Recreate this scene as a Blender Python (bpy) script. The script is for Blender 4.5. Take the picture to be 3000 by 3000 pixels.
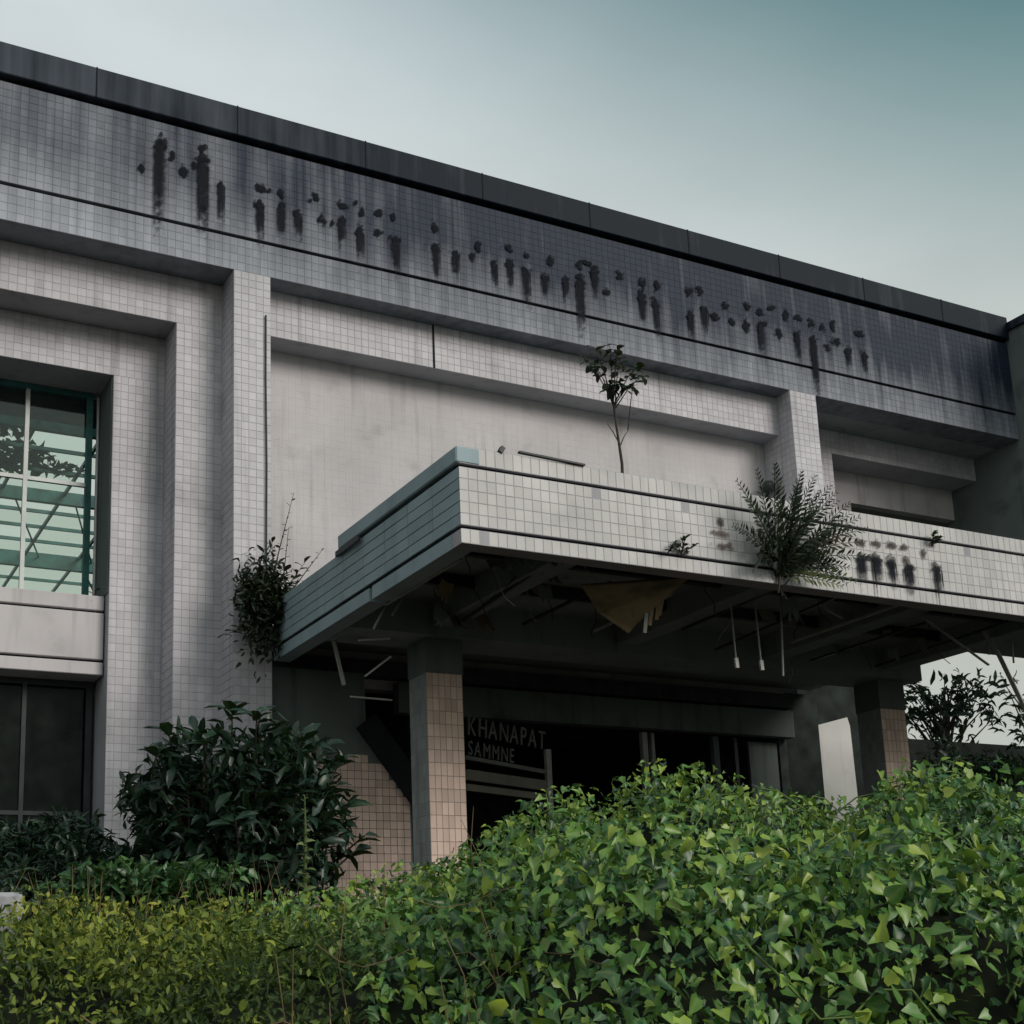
import bpy, bmesh, math, random
import numpy as np
from mathutils import Matrix, Vector, Euler

random.seed(7)
rng = np.random.default_rng(11)
scene = bpy.context.scene
C = scene.collection
for o in list(bpy.data.objects):
    bpy.data.objects.remove(o)

# ------------------------------------------------------------------ camera
EYE = Vector((0.0, 0.0, 1.6))
YAW, PITCH, ROLL = -0.500785, 0.214615, -0.0376427
def camera_axes():
    f = Vector((-math.sin(YAW) * math.cos(PITCH), math.cos(YAW) * math.cos(PITCH), math.sin(PITCH)))
    r = Vector((math.cos(YAW), math.sin(YAW), 0.0))
    u = r.cross(f)
    r2 = r * math.cos(ROLL) + u * math.sin(ROLL)
    u2 = u * math.cos(ROLL) - r * math.sin(ROLL)
    return r2, u2, f
r_, u_, f_ = camera_axes()
cam = bpy.data.cameras.new('camera')
cam_ob = bpy.data.objects.new('camera', cam)
C.objects.link(cam_ob)
cam_ob.matrix_world = Matrix(((r_.x, u_.x, -f_.x, EYE.x), (r_.y, u_.y, -f_.y, EYE.y), (r_.z, u_.z, -f_.z, EYE.z), (0, 0, 0, 1)))
cam.sensor_width = 36.0
cam.lens = 48.26
cam.shift_x = 0.0298
cam.shift_y = 0.1635
cam.clip_start = 0.05
cam.clip_end = 3000.0
scene.camera = cam_ob

# ------------------------------------------------------------------ light
SUN_DIR = Vector((0.42, -0.78, 0.46)).normalized()       # towards the sun
SUN_EL = math.asin(SUN_DIR.z)
SUN_AZ = math.atan2(SUN_DIR.x, SUN_DIR.y)
scene.view_settings.view_transform = 'Standard'
scene.view_settings.look = 'None'
scene.view_settings.exposure = 0.45
scene.view_settings.gamma = 1.0
scene.view_settings.use_curve_mapping = False

world = bpy.data.worlds.new('World')
scene.world = world
world.use_nodes = True
def build_world():
    nt = world.node_tree
    nt.nodes.clear()
    N = nt.nodes.new
    L = nt.links.new
    out = N('ShaderNodeOutputWorld')
    bg = N('ShaderNodeBackground')
    bg.inputs['Strength'].default_value = 0.1
    sky = N('ShaderNodeTexSky')
    sky.sky_type = 'NISHITA'
    sky.sun_disc = False
    sky.sun_elevation = SUN_EL
    sky.sun_rotation = SUN_AZ
    sky.air_density = 1.6
    sky.dust_density = 2.5
    sky.ozone_density = 1.0
    tint = N('ShaderNodeMix'); tint.data_type = 'RGBA'; tint.blend_type = 'MULTIPLY'
    tint.inputs[0].default_value = 1.0
    tint.inputs[7].default_value = (0.40, 0.72, 0.56, 1)
    L(sky.outputs[0], tint.inputs[6])
    # thin veil of high cloud: dense low down and to the west, thinning towards the zenith in the east
    tc = N('ShaderNodeTexCoord')
    sep = N('ShaderNodeSeparateXYZ')
    L(tc.outputs['Generated'], sep.inputs[0])
    mx = N('ShaderNodeMath'); mx.operation = 'MULTIPLY_ADD'
    mx.inputs[1].default_value = -1.9; mx.inputs[2].default_value = 0.74 + 1.9 * 0.12 + 5.0 * 0.63
    L(sep.outputs[0], mx.inputs[0])
    mz = N('ShaderNodeMath'); mz.operation = 'MULTIPLY_ADD'
    mz.inputs[1].default_value = -5.0
    L(sep.outputs[2], mz.inputs[0]); L(mx.outputs[0], mz.inputs[2])
    nz = N('ShaderNodeTexNoise'); nz.inputs['Scale'].default_value = 1.6; nz.inputs['Detail'].default_value = 3.0
    L(tc.outputs['Generated'], nz.inputs['Vector'])
    ad = N('ShaderNodeMath'); ad.operation = 'MULTIPLY_ADD'
    ad.inputs[1].default_value = 0.4
    L(nz.outputs[0], ad.inputs[0]); L(mz.outputs[0], ad.inputs[2])
    mr = N('ShaderNodeMapRange'); mr.interpolation_type = 'SMOOTHSTEP'
    mr.inputs['From Min'].default_value = -0.10; mr.inputs['From Max'].default_value = 1.10
    mr.inputs['To Min'].default_value = 0.02; mr.inputs['To Max'].default_value = 0.97
    L(ad.outputs[0], mr.inputs['Value'])
    # veil colour: whiter where it is thick and high, creamier near the horizon
    vr = N('ShaderNodeMapRange')
    vr.inputs['From Min'].default_value = 0.30; vr.inputs['From Max'].default_value = 0.66
    L(sep.outputs[2], vr.inputs['Value'])
    vc = N('ShaderNodeMix'); vc.data_type = 'RGBA'
    vc.inputs[6].default_value = (3.9, 4.1, 3.75, 1)
    vc.inputs[7].default_value = (5.0, 5.5, 5.75, 1)
    L(vr.outputs[0], vc.inputs[0])
    cl = N('ShaderNodeTexNoise'); cl.inputs['Scale'].default_value = 4.0; cl.inputs['Detail'].default_value = 6.0
    cm = N('ShaderNodeMapping'); cm.inputs['Scale'].default_value = (1.0, 1.0, 2.6)
    L(tc.outputs['Generated'], cm.inputs['Vector']); L(cm.outputs[0], cl.inputs['Vector'])
    cr = N('ShaderNodeMapRange'); cr.inputs['From Min'].default_value = 0.3; cr.inputs['From Max'].default_value = 0.7
    cr.inputs['To Min'].default_value = 0.93; cr.inputs['To Max'].default_value = 1.07
    L(cl.outputs[0], cr.inputs['Value'])
    vs = N('ShaderNodeVectorMath'); vs.operation = 'SCALE'
    L(vc.outputs[2], vs.inputs[0]); L(cr.outputs[0], vs.inputs['Scale'])
    mix = N('ShaderNodeMix'); mix.data_type = 'RGBA'
    L(mr.outputs[0], mix.inputs[0]); L(tint.outputs[2], mix.inputs[6]); L(vs.outputs[0], mix.inputs[7])
    L(mix.outputs[2], bg.inputs['Color'])
    L(bg.outputs[0], out.inputs[0])
build_world()

sun = bpy.data.lights.new('sun', 'SUN')
sun.energy = 1.5
sun.angle = math.radians(28)
sun.color = (1.0, 0.93, 0.86)
sun_ob = bpy.data.objects.new('sun', sun)
C.objects.link(sun_ob)
sun_ob.rotation_euler = SUN_DIR.to_track_quat('Z', 'Y').to_euler()
sun_ob.location = (8, -10, 30)

# ------------------------------------------------------------------ materials
def new_mat(name):
    m = bpy.data.materials.new(name)
    m.use_nodes = True
    nt = m.node_tree
    b = nt.nodes['Principled BSDF']
    return m, nt, b

def pos_noise(nt, scale, detail=4.0, stretch=(1, 1, 1)):
    g = nt.nodes.new('ShaderNodeNewGeometry')
    mp = nt.nodes.new('ShaderNodeMapping')
    mp.inputs['Scale'].default_value = stretch
    nt.links.new(g.outputs['Position'], mp.inputs['Vector'])
    n = nt.nodes.new('ShaderNodeTexNoise')
    n.inputs['Scale'].default_value = scale
    n.inputs['Detail'].default_value = detail
    nt.links.new(mp.outputs[0], n.inputs['Vector'])
    return n.outputs[0]

def maprange(nt, src, a, b, c, d, smooth=False):
    m = nt.nodes.new('ShaderNodeMapRange')
    if smooth:
        m.interpolation_type = 'SMOOTHSTEP'
    for k, v in zip(('From Min', 'From Max', 'To Min', 'To Max'), (a, b, c, d)):
        m.inputs[k].default_value = v
    nt.links.new(src, m.inputs['Value'])
    return m.outputs[0]

def mixcol(nt, fac, a, b, mode='MIX'):
    m = nt.nodes.new('ShaderNodeMix'); m.data_type = 'RGBA'; m.blend_type = mode
    for sock, v in ((m.inputs[0], fac), (m.inputs[6], a), (m.inputs[7], b)):
        if hasattr(v, 'links'):
            nt.links.new(v, sock)
        elif isinstance(v, (int, float)):
            sock.default_value = v
        else:
            sock.default_value = (v[0], v[1], v[2], 1)
    return m.outputs[2]

def math_node(nt, op, a, b=None):
    m = nt.nodes.new('ShaderNodeMath'); m.operation = op
    for i, v in enumerate((a, b)):
        if v is None:
            continue
        if hasattr(v, 'links'):
            nt.links.new(v, m.inputs[i])
        else:
            m.inputs[i].default_value = v
    return m.outputs[0]

def rnd_value(nt):
    at = nt.nodes.new('ShaderNodeAttribute'); at.attribute_name = 'rnd'
    oi = nt.nodes.new('ShaderNodeObjectInfo')
    return math_node(nt, 'FRACT', math_node(nt, 'ADD', at.outputs['Fac'], oi.outputs['Random']))

def grimy(name, col, grime=(0.06, 0.065, 0.06), rough=0.7, patch=0.35, streak=0.35, tile=0.0, spec=0.3, bump=0.15, gshift=0.0):
    """weathered mineral surface: blotches, rain streaks, per-tile tone"""
    m, nt, b = new_mat(name)
    c = mixcol(nt, maprange(nt, pos_noise(nt, 0.9, 5), 0.35, 0.7, 0.0, 1.0), tuple(v * 1.08 for v in col), tuple(v * 0.86 for v in col))
    if tile > 0:
        f = maprange(nt, rnd_value(nt), 0, 1, 1 - tile, 1 + tile)
        cb = nt.nodes.new('ShaderNodeCombineColor')
        for i in range(3):
            nt.links.new(f, cb.inputs[i])
        c = mixcol(nt, 1.0, c, cb.outputs[0], 'MULTIPLY')
    s = maprange(nt, pos_noise(nt, 1.0, 5, (5.0, 5.0, 0.35)), 0.52 - gshift, 0.80 - gshift, 0, streak, True)
    p = maprange(nt, pos_noise(nt, 1.7, 8), 0.55 - gshift, 0.8 - gshift, 0, patch, True)
    c = mixcol(nt, s, c, grime)
    c = mixcol(nt, p, c, grime)
    nt.links.new(c, b.inputs['Base Color'])
    b.inputs['Roughness'].default_value = rough
    b.inputs['Specular IOR Level'].default_value = spec
    if bump:
        bp = nt.nodes.new('ShaderNodeBump')
        bp.inputs['Strength'].default_value = bump
        bp.inputs['Distance'].default_value = 0.01
        nt.links.new(pos_noise(nt, 22, 6), bp.inputs['Height'])
        nt.links.new(bp.outputs[0], b.inputs['Normal'])
    return m

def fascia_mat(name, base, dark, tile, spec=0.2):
    """pale tile that darkens towards the parapet and towards the east end, broken by streaks"""
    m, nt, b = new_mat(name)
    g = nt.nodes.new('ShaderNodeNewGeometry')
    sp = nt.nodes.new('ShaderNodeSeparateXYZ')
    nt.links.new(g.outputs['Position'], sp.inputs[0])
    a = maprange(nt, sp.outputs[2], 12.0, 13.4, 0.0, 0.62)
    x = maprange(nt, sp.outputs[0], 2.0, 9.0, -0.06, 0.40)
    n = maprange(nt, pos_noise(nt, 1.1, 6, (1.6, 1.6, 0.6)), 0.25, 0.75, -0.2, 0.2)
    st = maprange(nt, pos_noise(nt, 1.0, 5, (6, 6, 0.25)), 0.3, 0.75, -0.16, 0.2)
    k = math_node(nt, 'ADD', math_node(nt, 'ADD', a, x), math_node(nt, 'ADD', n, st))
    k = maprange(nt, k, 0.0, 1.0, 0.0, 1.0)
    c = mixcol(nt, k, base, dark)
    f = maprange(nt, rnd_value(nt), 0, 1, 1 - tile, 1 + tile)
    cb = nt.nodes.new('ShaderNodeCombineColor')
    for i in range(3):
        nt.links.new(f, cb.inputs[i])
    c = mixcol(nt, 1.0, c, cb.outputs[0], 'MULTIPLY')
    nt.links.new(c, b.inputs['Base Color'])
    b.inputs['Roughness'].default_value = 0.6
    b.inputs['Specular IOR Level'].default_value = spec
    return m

def plain(name, col, rough=0.7, metal=0.0, var=0.3, scale=4.0, spec=0.3):
    m, nt, b = new_mat(name)
    c = mixcol(nt, maprange(nt, pos_noise(nt, scale, 6), 0.3, 0.7, 0, 1), tuple(v * (1 + var) for v in col), tuple(v * (1 - var) for v in col))
    nt.links.new(c, b.inputs['Base Color'])
    b.inputs['Roughness'].default_value = rough
    b.inputs['Metallic'].default_value = metal
    b.inputs['Specular IOR Level'].default_value = spec
    return m

def leaf_mat(name, ramp, rough=0.42, trans=0.25, spec=0.4, rib=0.4):
    m, nt, b = new_mat(name)
    r = nt.nodes.new('ShaderNodeValToRGB')
    r.color_ramp.elements[0].position = ramp[0][0]
    r.color_ramp.elements[0].color = (*ramp[0][1], 1)
    r.color_ramp.elements[1].position = ramp[-1][0]
    r.color_ramp.elements[1].color = (*ramp[-1][1], 1)
    for p, c in ramp[1:-1]:
        e = r.color_ramp.elements.new(p); e.color = (*c, 1)
    nt.links.new(rnd_value(nt), r.inputs[0])
    c = mixcol(nt, maprange(nt, pos_noise(nt, 30, 3), 0.3, 0.7, 0.0, 0.3), r.outputs[0], (0.02, 0.03, 0.01))
    rb = nt.nodes.new('ShaderNodeAttribute'); rb.attribute_name = 'rib'
    c = mixcol(nt, maprange(nt, rb.outputs['Fac'], 0.55, 1.0, 0.0, rib), c, (0.30, 0.36, 0.16))
    nt.links.new(c, b.inputs['Base Color'])
    b.inputs['Roughness'].default_value = rough
    b.inputs['Specular IOR Level'].default_value = spec
    tr = nt.nodes.new('ShaderNodeBsdfTranslucent')
    nt.links.new(mixcol(nt, 0.5, c, (0.12, 0.2, 0.02), 'MIX'), tr.inputs['Color'])
    ms = nt.nodes.new('ShaderNodeMixShader')
    ms.inputs[0].default_value = trans
    out = nt.nodes['Material Output']
    nt.links.new(b.outputs[0], ms.inputs[1]); nt.links.new(tr.outputs[0], ms.inputs[2])
    nt.links.new(ms.outputs[0], out.inputs['Surface'])
    return m

def glass_mat(name, tint, alpha, rough=0.05, blend=0.15):
    m, nt, b = new_mat(name)
    out = nt.nodes['Material Output']
    t = nt.nodes.new('ShaderNodeBsdfTransparent'); t.inputs[0].default_value = (*tint, 1)
    g = nt.nodes.new('ShaderNodeBsdfGlossy'); g.inputs['Roughness'].default_value = rough
    g.inputs['Color'].default_value = (0.8, 0.85, 0.85, 1)
    d = nt.nodes.new('ShaderNodeBsdfDiffuse'); d.inputs[0].default_value = (0.25, 0.3, 0.27, 1)
    lw = nt.nodes.new('ShaderNodeLayerWeight'); lw.inputs['Blend'].default_value = blend
    s1 = nt.nodes.new('ShaderNodeMixShader')
    nt.links.new(maprange(nt, pos_noise(nt, 3, 6), 0.35, 0.75, 0.02, alpha), s1.inputs[0])
    nt.links.new(t.outputs[0], s1.inputs[1]); nt.links.new(d.outputs[0], s1.inputs[2])
    s2 = nt.nodes.new('ShaderNodeMixShader')
    if blend > 0:
        nt.links.new(lw.outputs['Fresnel'], s2.inputs[0])
    else:
        s2.inputs[0].default_value = 0.04
    nt.links.new(s1.outputs[0], s2.inputs[1]); nt.links.new(g.outputs[0], s2.inputs[2])
    nt.links.new(s2.outputs[0], out.inputs['Surface'])
    return m

def stain_mat(name, col, kind, strength):
    """soot mark with its own ragged outline; uv 0..1 over the mark"""
    m, nt, b = new_mat(name)
    b.inputs['Base Color'].default_value = (*col, 1)
    b.inputs['Roughness'].default_value = 0.9
    b.inputs['Specular IOR Level'].default_value = 0.1
    uv = nt.nodes.new('ShaderNodeUVMap'); uv.uv_map = 'UVMap'
    sp = nt.nodes.new('ShaderNodeSeparateXYZ')
    nt.links.new(uv.outputs[0], sp.inputs[0])
    n1 = maprange(nt, pos_noise(nt, 14, 6), 0.25, 0.75, -0.34, 0.34)
    dx = math_node(nt, 'ABSOLUTE', math_node(nt, 'SUBTRACT', sp.outputs[0], 0.5))
    if kind == 'blob':
        dy = math_node(nt, 'ABSOLUTE', math_node(nt, 'SUBTRACT', sp.outputs[1], 0.5))
        d = math_node(nt, 'SQRT', math_node(nt, 'ADD', math_node(nt, 'POWER', dx, 2.0), math_node(nt, 'POWER', dy, 2.0)))
        d = math_node(nt, 'ADD', d, math_node(nt, 'MULTIPLY', n1, 0.75))
        a = maprange(nt, d, 0.17, 0.34, strength, 0.0, True)
    else:
        d = math_node(nt, 'ADD', dx, math_node(nt, 'MULTIPLY', n1, 0.4))
        a = maprange(nt, d, 0.12, 0.46, strength, 0.0, True)
        fade = maprange(nt, math_node(nt, 'ADD', sp.outputs[1], n1), 0.0, 0.6, 0.0, 1.0, True)
        top = maprange(nt, sp.outputs[1], 0.9, 1.0, 1.0, 0.0, True)
        a = math_node(nt, 'MULTIPLY', math_node(nt, 'MULTIPLY', a, fade), top)
    tr = nt.nodes.new('ShaderNodeBsdfTransparent')
    ms = nt.nodes.new('ShaderNodeMixShader')
    nt.links.new(a, ms.inputs[0])
    nt.links.new(tr.outputs[0], ms.inputs[1]); nt.links.new(b.outputs[0], ms.inputs[2])
    nt.links.new(ms.outputs[0], nt.nodes['Material Output'].inputs['Surface'])
    return m

MT = {}
MT['tile'] = grimy('pale_wall_tile', (0.495, 0.475, 0.51), tile=0.08, patch=0.3, streak=0.45, rough=0.5)
MT['panel'] = grimy('pale_render', (0.51, 0.477, 0.494), patch=0.28, streak=0.42, rough=0.7)
MT['grout'] = grimy('dirty_grout', (0.37, 0.36, 0.39), patch=0.3, streak=0.3, rough=0.9)
MT['fascia'] = fascia_mat('graded_fascia_tile', (0.37, 0.385, 0.435), (0.018, 0.027, 0.050), 0.09)  # fascia and cap colours grow darker upwards and eastwards
MT['fascia_grout'] = fascia_mat('graded_fascia_grout', (0.26, 0.275, 0.305), (0.013, 0.019, 0.031), 0.0)
MT['cap'] = fascia_mat('graded_parapet_metal', (0.13, 0.145, 0.185), (0.008, 0.014, 0.024), 0.0, .12)
MT['groove'] = plain('black_groove', (0.012, 0.014, 0.018), 0.95, var=0.2)
MT['canopy_tile'] = grimy('canopy_tile', (0.52, 0.505, 0.505), tile=0.07, patch=0.25, streak=0.28, rough=0.5)
MT['canopy_side'] = grimy('canopy_side_shaded', (0.27, 0.35, 0.385), grime=(0.10, 0.15, 0.165), tile=0.07, patch=0.45, streak=0.2, rough=0.55)  # front tile darkened and cooled: side shade put into the colour
MT['pink_tile'] = grimy('pink_brick_tile', (0.70, 0.53, 0.45), grime=(0.14, 0.12, 0.10), tile=0.14, patch=0.35, streak=0.3, rough=0.5)
MT['pink_grout'] = grimy('pink_grout', (0.32, 0.25, 0.22), rough=0.9)
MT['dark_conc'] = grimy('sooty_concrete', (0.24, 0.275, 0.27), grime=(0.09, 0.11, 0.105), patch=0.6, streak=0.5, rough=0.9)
MT['dark_plaster'] = grimy('dark_shaded_plaster', (0.13, 0.155, 0.15), grime=(0.03, 0.04, 0.035), patch=0.6, streak=0.6, rough=0.9)  # dark plaster; its tone also holds shade on the wing and upper wall
MT['column_side'] = grimy('column_shaded_tile', (0.26, 0.295, 0.30), grime=(0.06, 0.07, 0.07), tile=0.12, patch=0.4, streak=0.4)  # pink tile greyed down: west-face shade put into the colour
MT['moss_shade'] = plain('black_moss_and_shade', (0.022, 0.028, 0.026), 0.95, var=0.5, scale=3)  # moss black for the retaining wall, painted shade on the jambs
MT['white'] = grimy('white_paint', (0.60, 0.59, 0.575), patch=0.4, streak=0.5, rough=0.6)
MT['steel_green'] = plain('teal_painted_steel', (0.03, 0.12, 0.11), 0.5, var=0.35)
MT['steel_pale'] = plain('pale_aluminium', (0.42, 0.44, 0.43), 0.4, metal=0.2, var=0.15)
MT['steel_dark'] = plain('dark_bronze_frame', (0.03, 0.036, 0.04), 0.5, var=0.3)
MT['strip'] = plain('pale_ceiling_strip', (0.34, 0.35, 0.33), 0.6, var=0.25)
MT['ply'] = grimy('soggy_plywood', (0.30, 0.22, 0.13), grime=(0.05, 0.07, 0.045), patch=0.8, streak=0.4, rough=0.9, gshift=0.06)
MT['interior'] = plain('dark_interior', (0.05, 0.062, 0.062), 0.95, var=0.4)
MT['floor'] = plain('dusty_floor', (0.07, 0.07, 0.065), 0.9, var=0.4)
MT['soil'] = plain('dark_soil', (0.028, 0.024, 0.016), 1.0, var=0.5, scale=2.0)
MT['thatch'] = plain('dead_leaf_thatch', (0.010, 0.014, 0.006), 1.0, var=0.7, scale=9.0)
MT['bark'] = plain('grey_bark', (0.05, 0.042, 0.034), 0.95, var=0.4, scale=12)
MT['stem'] = plain('green_stem', (0.11, 0.17, 0.04), 0.6, var=0.3, scale=12)
MT['drystem'] = plain('dry_stem', (0.16, 0.115, 0.06), 0.9, var=0.4, scale=12)
MT['skyglass'] = glass_mat('greenish_roof_glass', (0.98, 1.0, 0.98), 0.03, 0.05, 0.0)
MT['winglass'] = glass_mat('window_glass', (0.95, 1.0, 0.975), 0.01, 0.05, 0.0)
MT['darkglass'] = glass_mat('dusty_dark_glass', (0.30, 0.38, 0.42), 0.07)
MT['letters'] = plain('dull_metal_letters', (0.16, 0.17, 0.165), 0.6, var=0.25)
MT['signboard'] = grimy('dull_sign_board', (0.20, 0.195, 0.17), grime=(0.06, 0.065, 0.055), patch=0.5, streak=0.3)
MT['stain'] = stain_mat('soot_blob', (0.010, 0.012, 0.017), 'blob', 0.97)
MT['drip'] = stain_mat('soot_drip', (0.014, 0.016, 0.022), 'drip', 0.92)
MT['rust'] = stain_mat('rust_drip', (0.09, 0.045, 0.032), 'blob', 0.6)
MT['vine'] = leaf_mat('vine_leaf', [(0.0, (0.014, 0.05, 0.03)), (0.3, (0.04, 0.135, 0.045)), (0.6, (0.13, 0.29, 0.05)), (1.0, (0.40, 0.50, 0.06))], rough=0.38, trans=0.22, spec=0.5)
MT['weed'] = leaf_mat('weed_leaf', [(0.0, (0.02, 0.04, 0.012)), (0.5, (0.055, 0.09, 0.02)), (0.75, (0.24, 0.31, 0.04)), (1.0, (0.42, 0.40, 0.07))], rough=0.55, trans=0.25, spec=0.25, rib=0.15)
MT['shrub'] = leaf_mat('dark_shrub_leaf', [(0.0, (0.006, 0.018, 0.014)), (0.6, (0.012, 0.035, 0.024)), (1.0, (0.028, 0.065, 0.035))], rough=0.36, trans=0.08, spec=0.4, rib=0.05)
MT['roofplant'] = leaf_mat('roof_plant_leaf', [(0.0, (0.006, 0.012, 0.008)), (0.7, (0.011, 0.023, 0.013)), (1.0, (0.024, 0.038, 0.018))], rough=0.55, trans=0.08, spec=0.2, rib=0.04)
MT['browntip'] = leaf_mat('brown_dead_leaf', [(0.0, (0.03, 0.022, 0.015)), (1.0, (0.09, 0.065, 0.045))], rough=0.8, trans=0.1, spec=0.1)
MT['palefrond'] = leaf_mat('pale_frond_leaf', [(0.0, (0.10, 0.14, 0.055)), (1.0, (0.22, 0.26, 0.11))], rough=0.6, trans=0.2, spec=0.2)
MT['fartree'] = leaf_mat('far_tree_leaf', [(0.0, (0.008, 0.024, 0.022)), (1.0, (0.024, 0.055, 0.042))], rough=0.45, trans=0.15, spec=0.3, rib=0.04)

# ------------------------------------------------------------------ object helpers
def thing(name, label, cat, loc, group=None):
    o = bpy.data.objects.new(name, None)
    C.objects.link(o)
    o.location = loc
    o.empty_display_size = 0.2
    o['label'] = label
    o['category'] = cat
    if group:
        o['group'] = group
    return o

def tag(o, label, cat, group=None):
    o['label'] = label; o['category'] = cat
    if group:
        o['group'] = group
    return o

ROOT_OF = {}
def adopt(o, parent):
    """child keeps the world coordinates it was modelled in"""
    if parent is None:
        return
    o.parent = parent
    if parent.parent is None:
        o.matrix_parent_inverse = Matrix.Translation(-parent.location)

def raw_mesh(name, verts, faces, rnd=None):
    me = bpy.data.meshes.new(name)
    me.from_pydata([tuple(v) for v in verts], [], [tuple(f) for f in faces])
    if rnd is not None:
        at = me.attributes.new('rnd', 'FLOAT', 'POINT')
        at.data.foreach_set('value', np.asarray(rnd, dtype=np.float32))
    me.update()
    return me

def fast_mesh(name, verts, quads, rnd=None, flat=False):
    """big quad mesh from numpy arrays"""
    me = bpy.data.meshes.new(name)
    nv, nq = len(verts), len(quads)
    me.vertices.add(nv); me.vertices.foreach_set('co', np.asarray(verts, dtype=np.float32).ravel())
    me.loops.add(nq * 4); me.loops.foreach_set('vertex_index', np.asarray(quads, dtype=np.int32).ravel())
    me.polygons.add(nq); me.polygons.foreach_set('loop_start', np.arange(0, nq * 4, 4, dtype=np.int32))
    me.update(calc_edges=True)
    if flat:
        me.polygons.foreach_set('use_smooth', np.zeros(nq, dtype=bool))
    if rnd is not None:
        at = me.attributes.new('rnd', 'FLOAT', 'POINT')
        at.data.foreach_set('value', np.asarray(rnd, dtype=np.float32))
    return me

def link(name, me, mat, parent=None, kind=None):
    o = bpy.data.objects.new(name, me)
    C.objects.link(o)
    if mat is not None and not me.materials:
        me.materials.append(mat)
    adopt(o, parent)
    if kind:
        o['kind'] = kind
    return o

BOXF = [(0, 3, 2, 1), (4, 5, 6, 7), (0, 1, 5, 4), (1, 2, 6, 5), (2, 3, 7, 6), (3, 0, 4, 7)]
def box(name, x0, x1, y0, y1, z0, z1, mat, parent=None, kind=None, bevel=0.0):
    bm = bmesh.new()
    vs = [bm.verts.new(v) for v in ((x0, y0, z0), (x1, y0, z0), (x1, y1, z0), (x0, y1, z0), (x0, y0, z1), (x1, y0, z1), (x1, y1, z1), (x0, y1, z1))]
    for f in BOXF:
        bm.faces.new([vs[i] for i in f])
    if bevel:
        bmesh.ops.bevel(bm, geom=bm.edges[:], offset=bevel, segments=1, affect='EDGES')
    me = bpy.data.meshes.new(name)
    bm.to_mesh(me); bm.free()
    return link(name, me, mat, parent, kind)

def prism(name, outline, axis, a, b, mat, parent=None, kind=None):
    """outline polygon extruded along an axis: axis 'y' -> outline is (x,z); axis 'x' -> outline is (y,z)"""
    def P(q, t):
        return (q[0], t, q[1]) if axis == 'y' else (t, q[0], q[1])
    n = len(outline)
    vs = [P(q, a) for q in outline] + [P(q, b) for q in outline]
    fs = [tuple(range(n)), tuple(range(2 * n - 1, n - 1, -1))]
    fs += [(i, i + n, (i + 1) % n + n, (i + 1) % n) for i in range(n)]
    me = raw_mesh(name, vs, fs)
    bm = bmesh.new(); bm.from_mesh(me); bmesh.ops.recalc_face_normals(bm, faces=bm.faces[:]); bm.to_mesh(me); bm.free()
    return link(name, me, mat, parent, kind)

def bar(name, p, q, w, h, mat, parent=None):
    """rectangular bar from p to q"""
    p, q = Vector(p), Vector(q)
    d = (q - p); L = d.length; d.normalize()
    up = Vector((0, 0, 1)) if abs(d.z) < 0.95 else Vector((0, 1, 0))
    s = d.cross(up).normalized(); t = s.cross(d)
    vs = []
    for e in (p, q):
        for a, b in ((-1, -1), (1, -1), (1, 1), (-1, 1)):
            vs.append(e + s * a * w / 2 + t * b * h / 2)
    fs = [(0, 3, 2, 1), (4, 5, 6, 7), (0, 1, 5, 4), (1, 2, 6, 5), (2, 3, 7, 6), (3, 0, 4, 7)]
    return link(name, raw_mesh(name, vs, fs), mat, parent)

def tube_arrays(pts, rad, n=6):
    pts = [Vector(p) for p in pts]
    vs, fs = [], []
    ref = Vector((0.31, 0.17, 0.93)).normalized()
    for i, p in enumerate(pts):
        d = (pts[min(i + 1, len(pts) - 1)] - pts[max(i - 1, 0)]).normalized()
        s = d.cross(ref)
        if s.length < 1e-3:
            s = d.cross(Vector((1, 0, 0)))
        s.normalize(); t = d.cross(s)
        r = rad[i] if hasattr(rad, '__len__') else rad
        for k in range(n):
            a = 2 * math.pi * k / n
            vs.append(p + s * math.cos(a) * r + t * math.sin(a) * r)
    for i in range(len(pts) - 1):
        for k in range(n):
            fs.append((i * n + k, i * n + (k + 1) % n, (i + 1) * n + (k + 1) % n, (i + 1) * n + k))
    return vs, fs

def tube(name, pts, rad, mat, parent=None, n=6):
    vs, fs = tube_arrays(pts, rad, n)
    me = raw_mesh(name, vs, fs)
    for p in me.polygons:
        p.use_smooth = True
    return link(name, me, mat, parent)

def tubes(name, lines, mat, parent=None, n=5, kind=None):
    V, F = [], []
    for pts, rad in lines:
        v, f = tube_arrays(pts, rad, n)
        o = len(V)
        V += v; F += [tuple(i + o for i in q) for q in f]
    me = raw_mesh(name, V, F)
    for p in me.polygons:
        p.use_smooth = True
    return link(name, me, mat, parent, kind)

# one tile = a shallow slab with a slightly cushioned face, drawn in (u, v, n)
def tile_arrays(w, h, d):
    c = min(0.0025, w * 0.05)
    vs = [(-w / 2, -h / 2, 0), (w / 2, -h / 2, 0), (w / 2, h / 2, 0), (-w / 2, h / 2, 0),
          (-w / 2 + c, -h / 2 + c, d), (w / 2 - c, -h / 2 + c, d), (w / 2 - c, h / 2 - c, d), (-w / 2 + c, h / 2 - c, d)]
    fs = [(4, 5, 6, 7), (0, 1, 5, 4), (1, 2, 6, 5), (2, 3, 7, 6), (3, 0, 4, 7)]
    return np.array(vs), np.array(fs)

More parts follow.
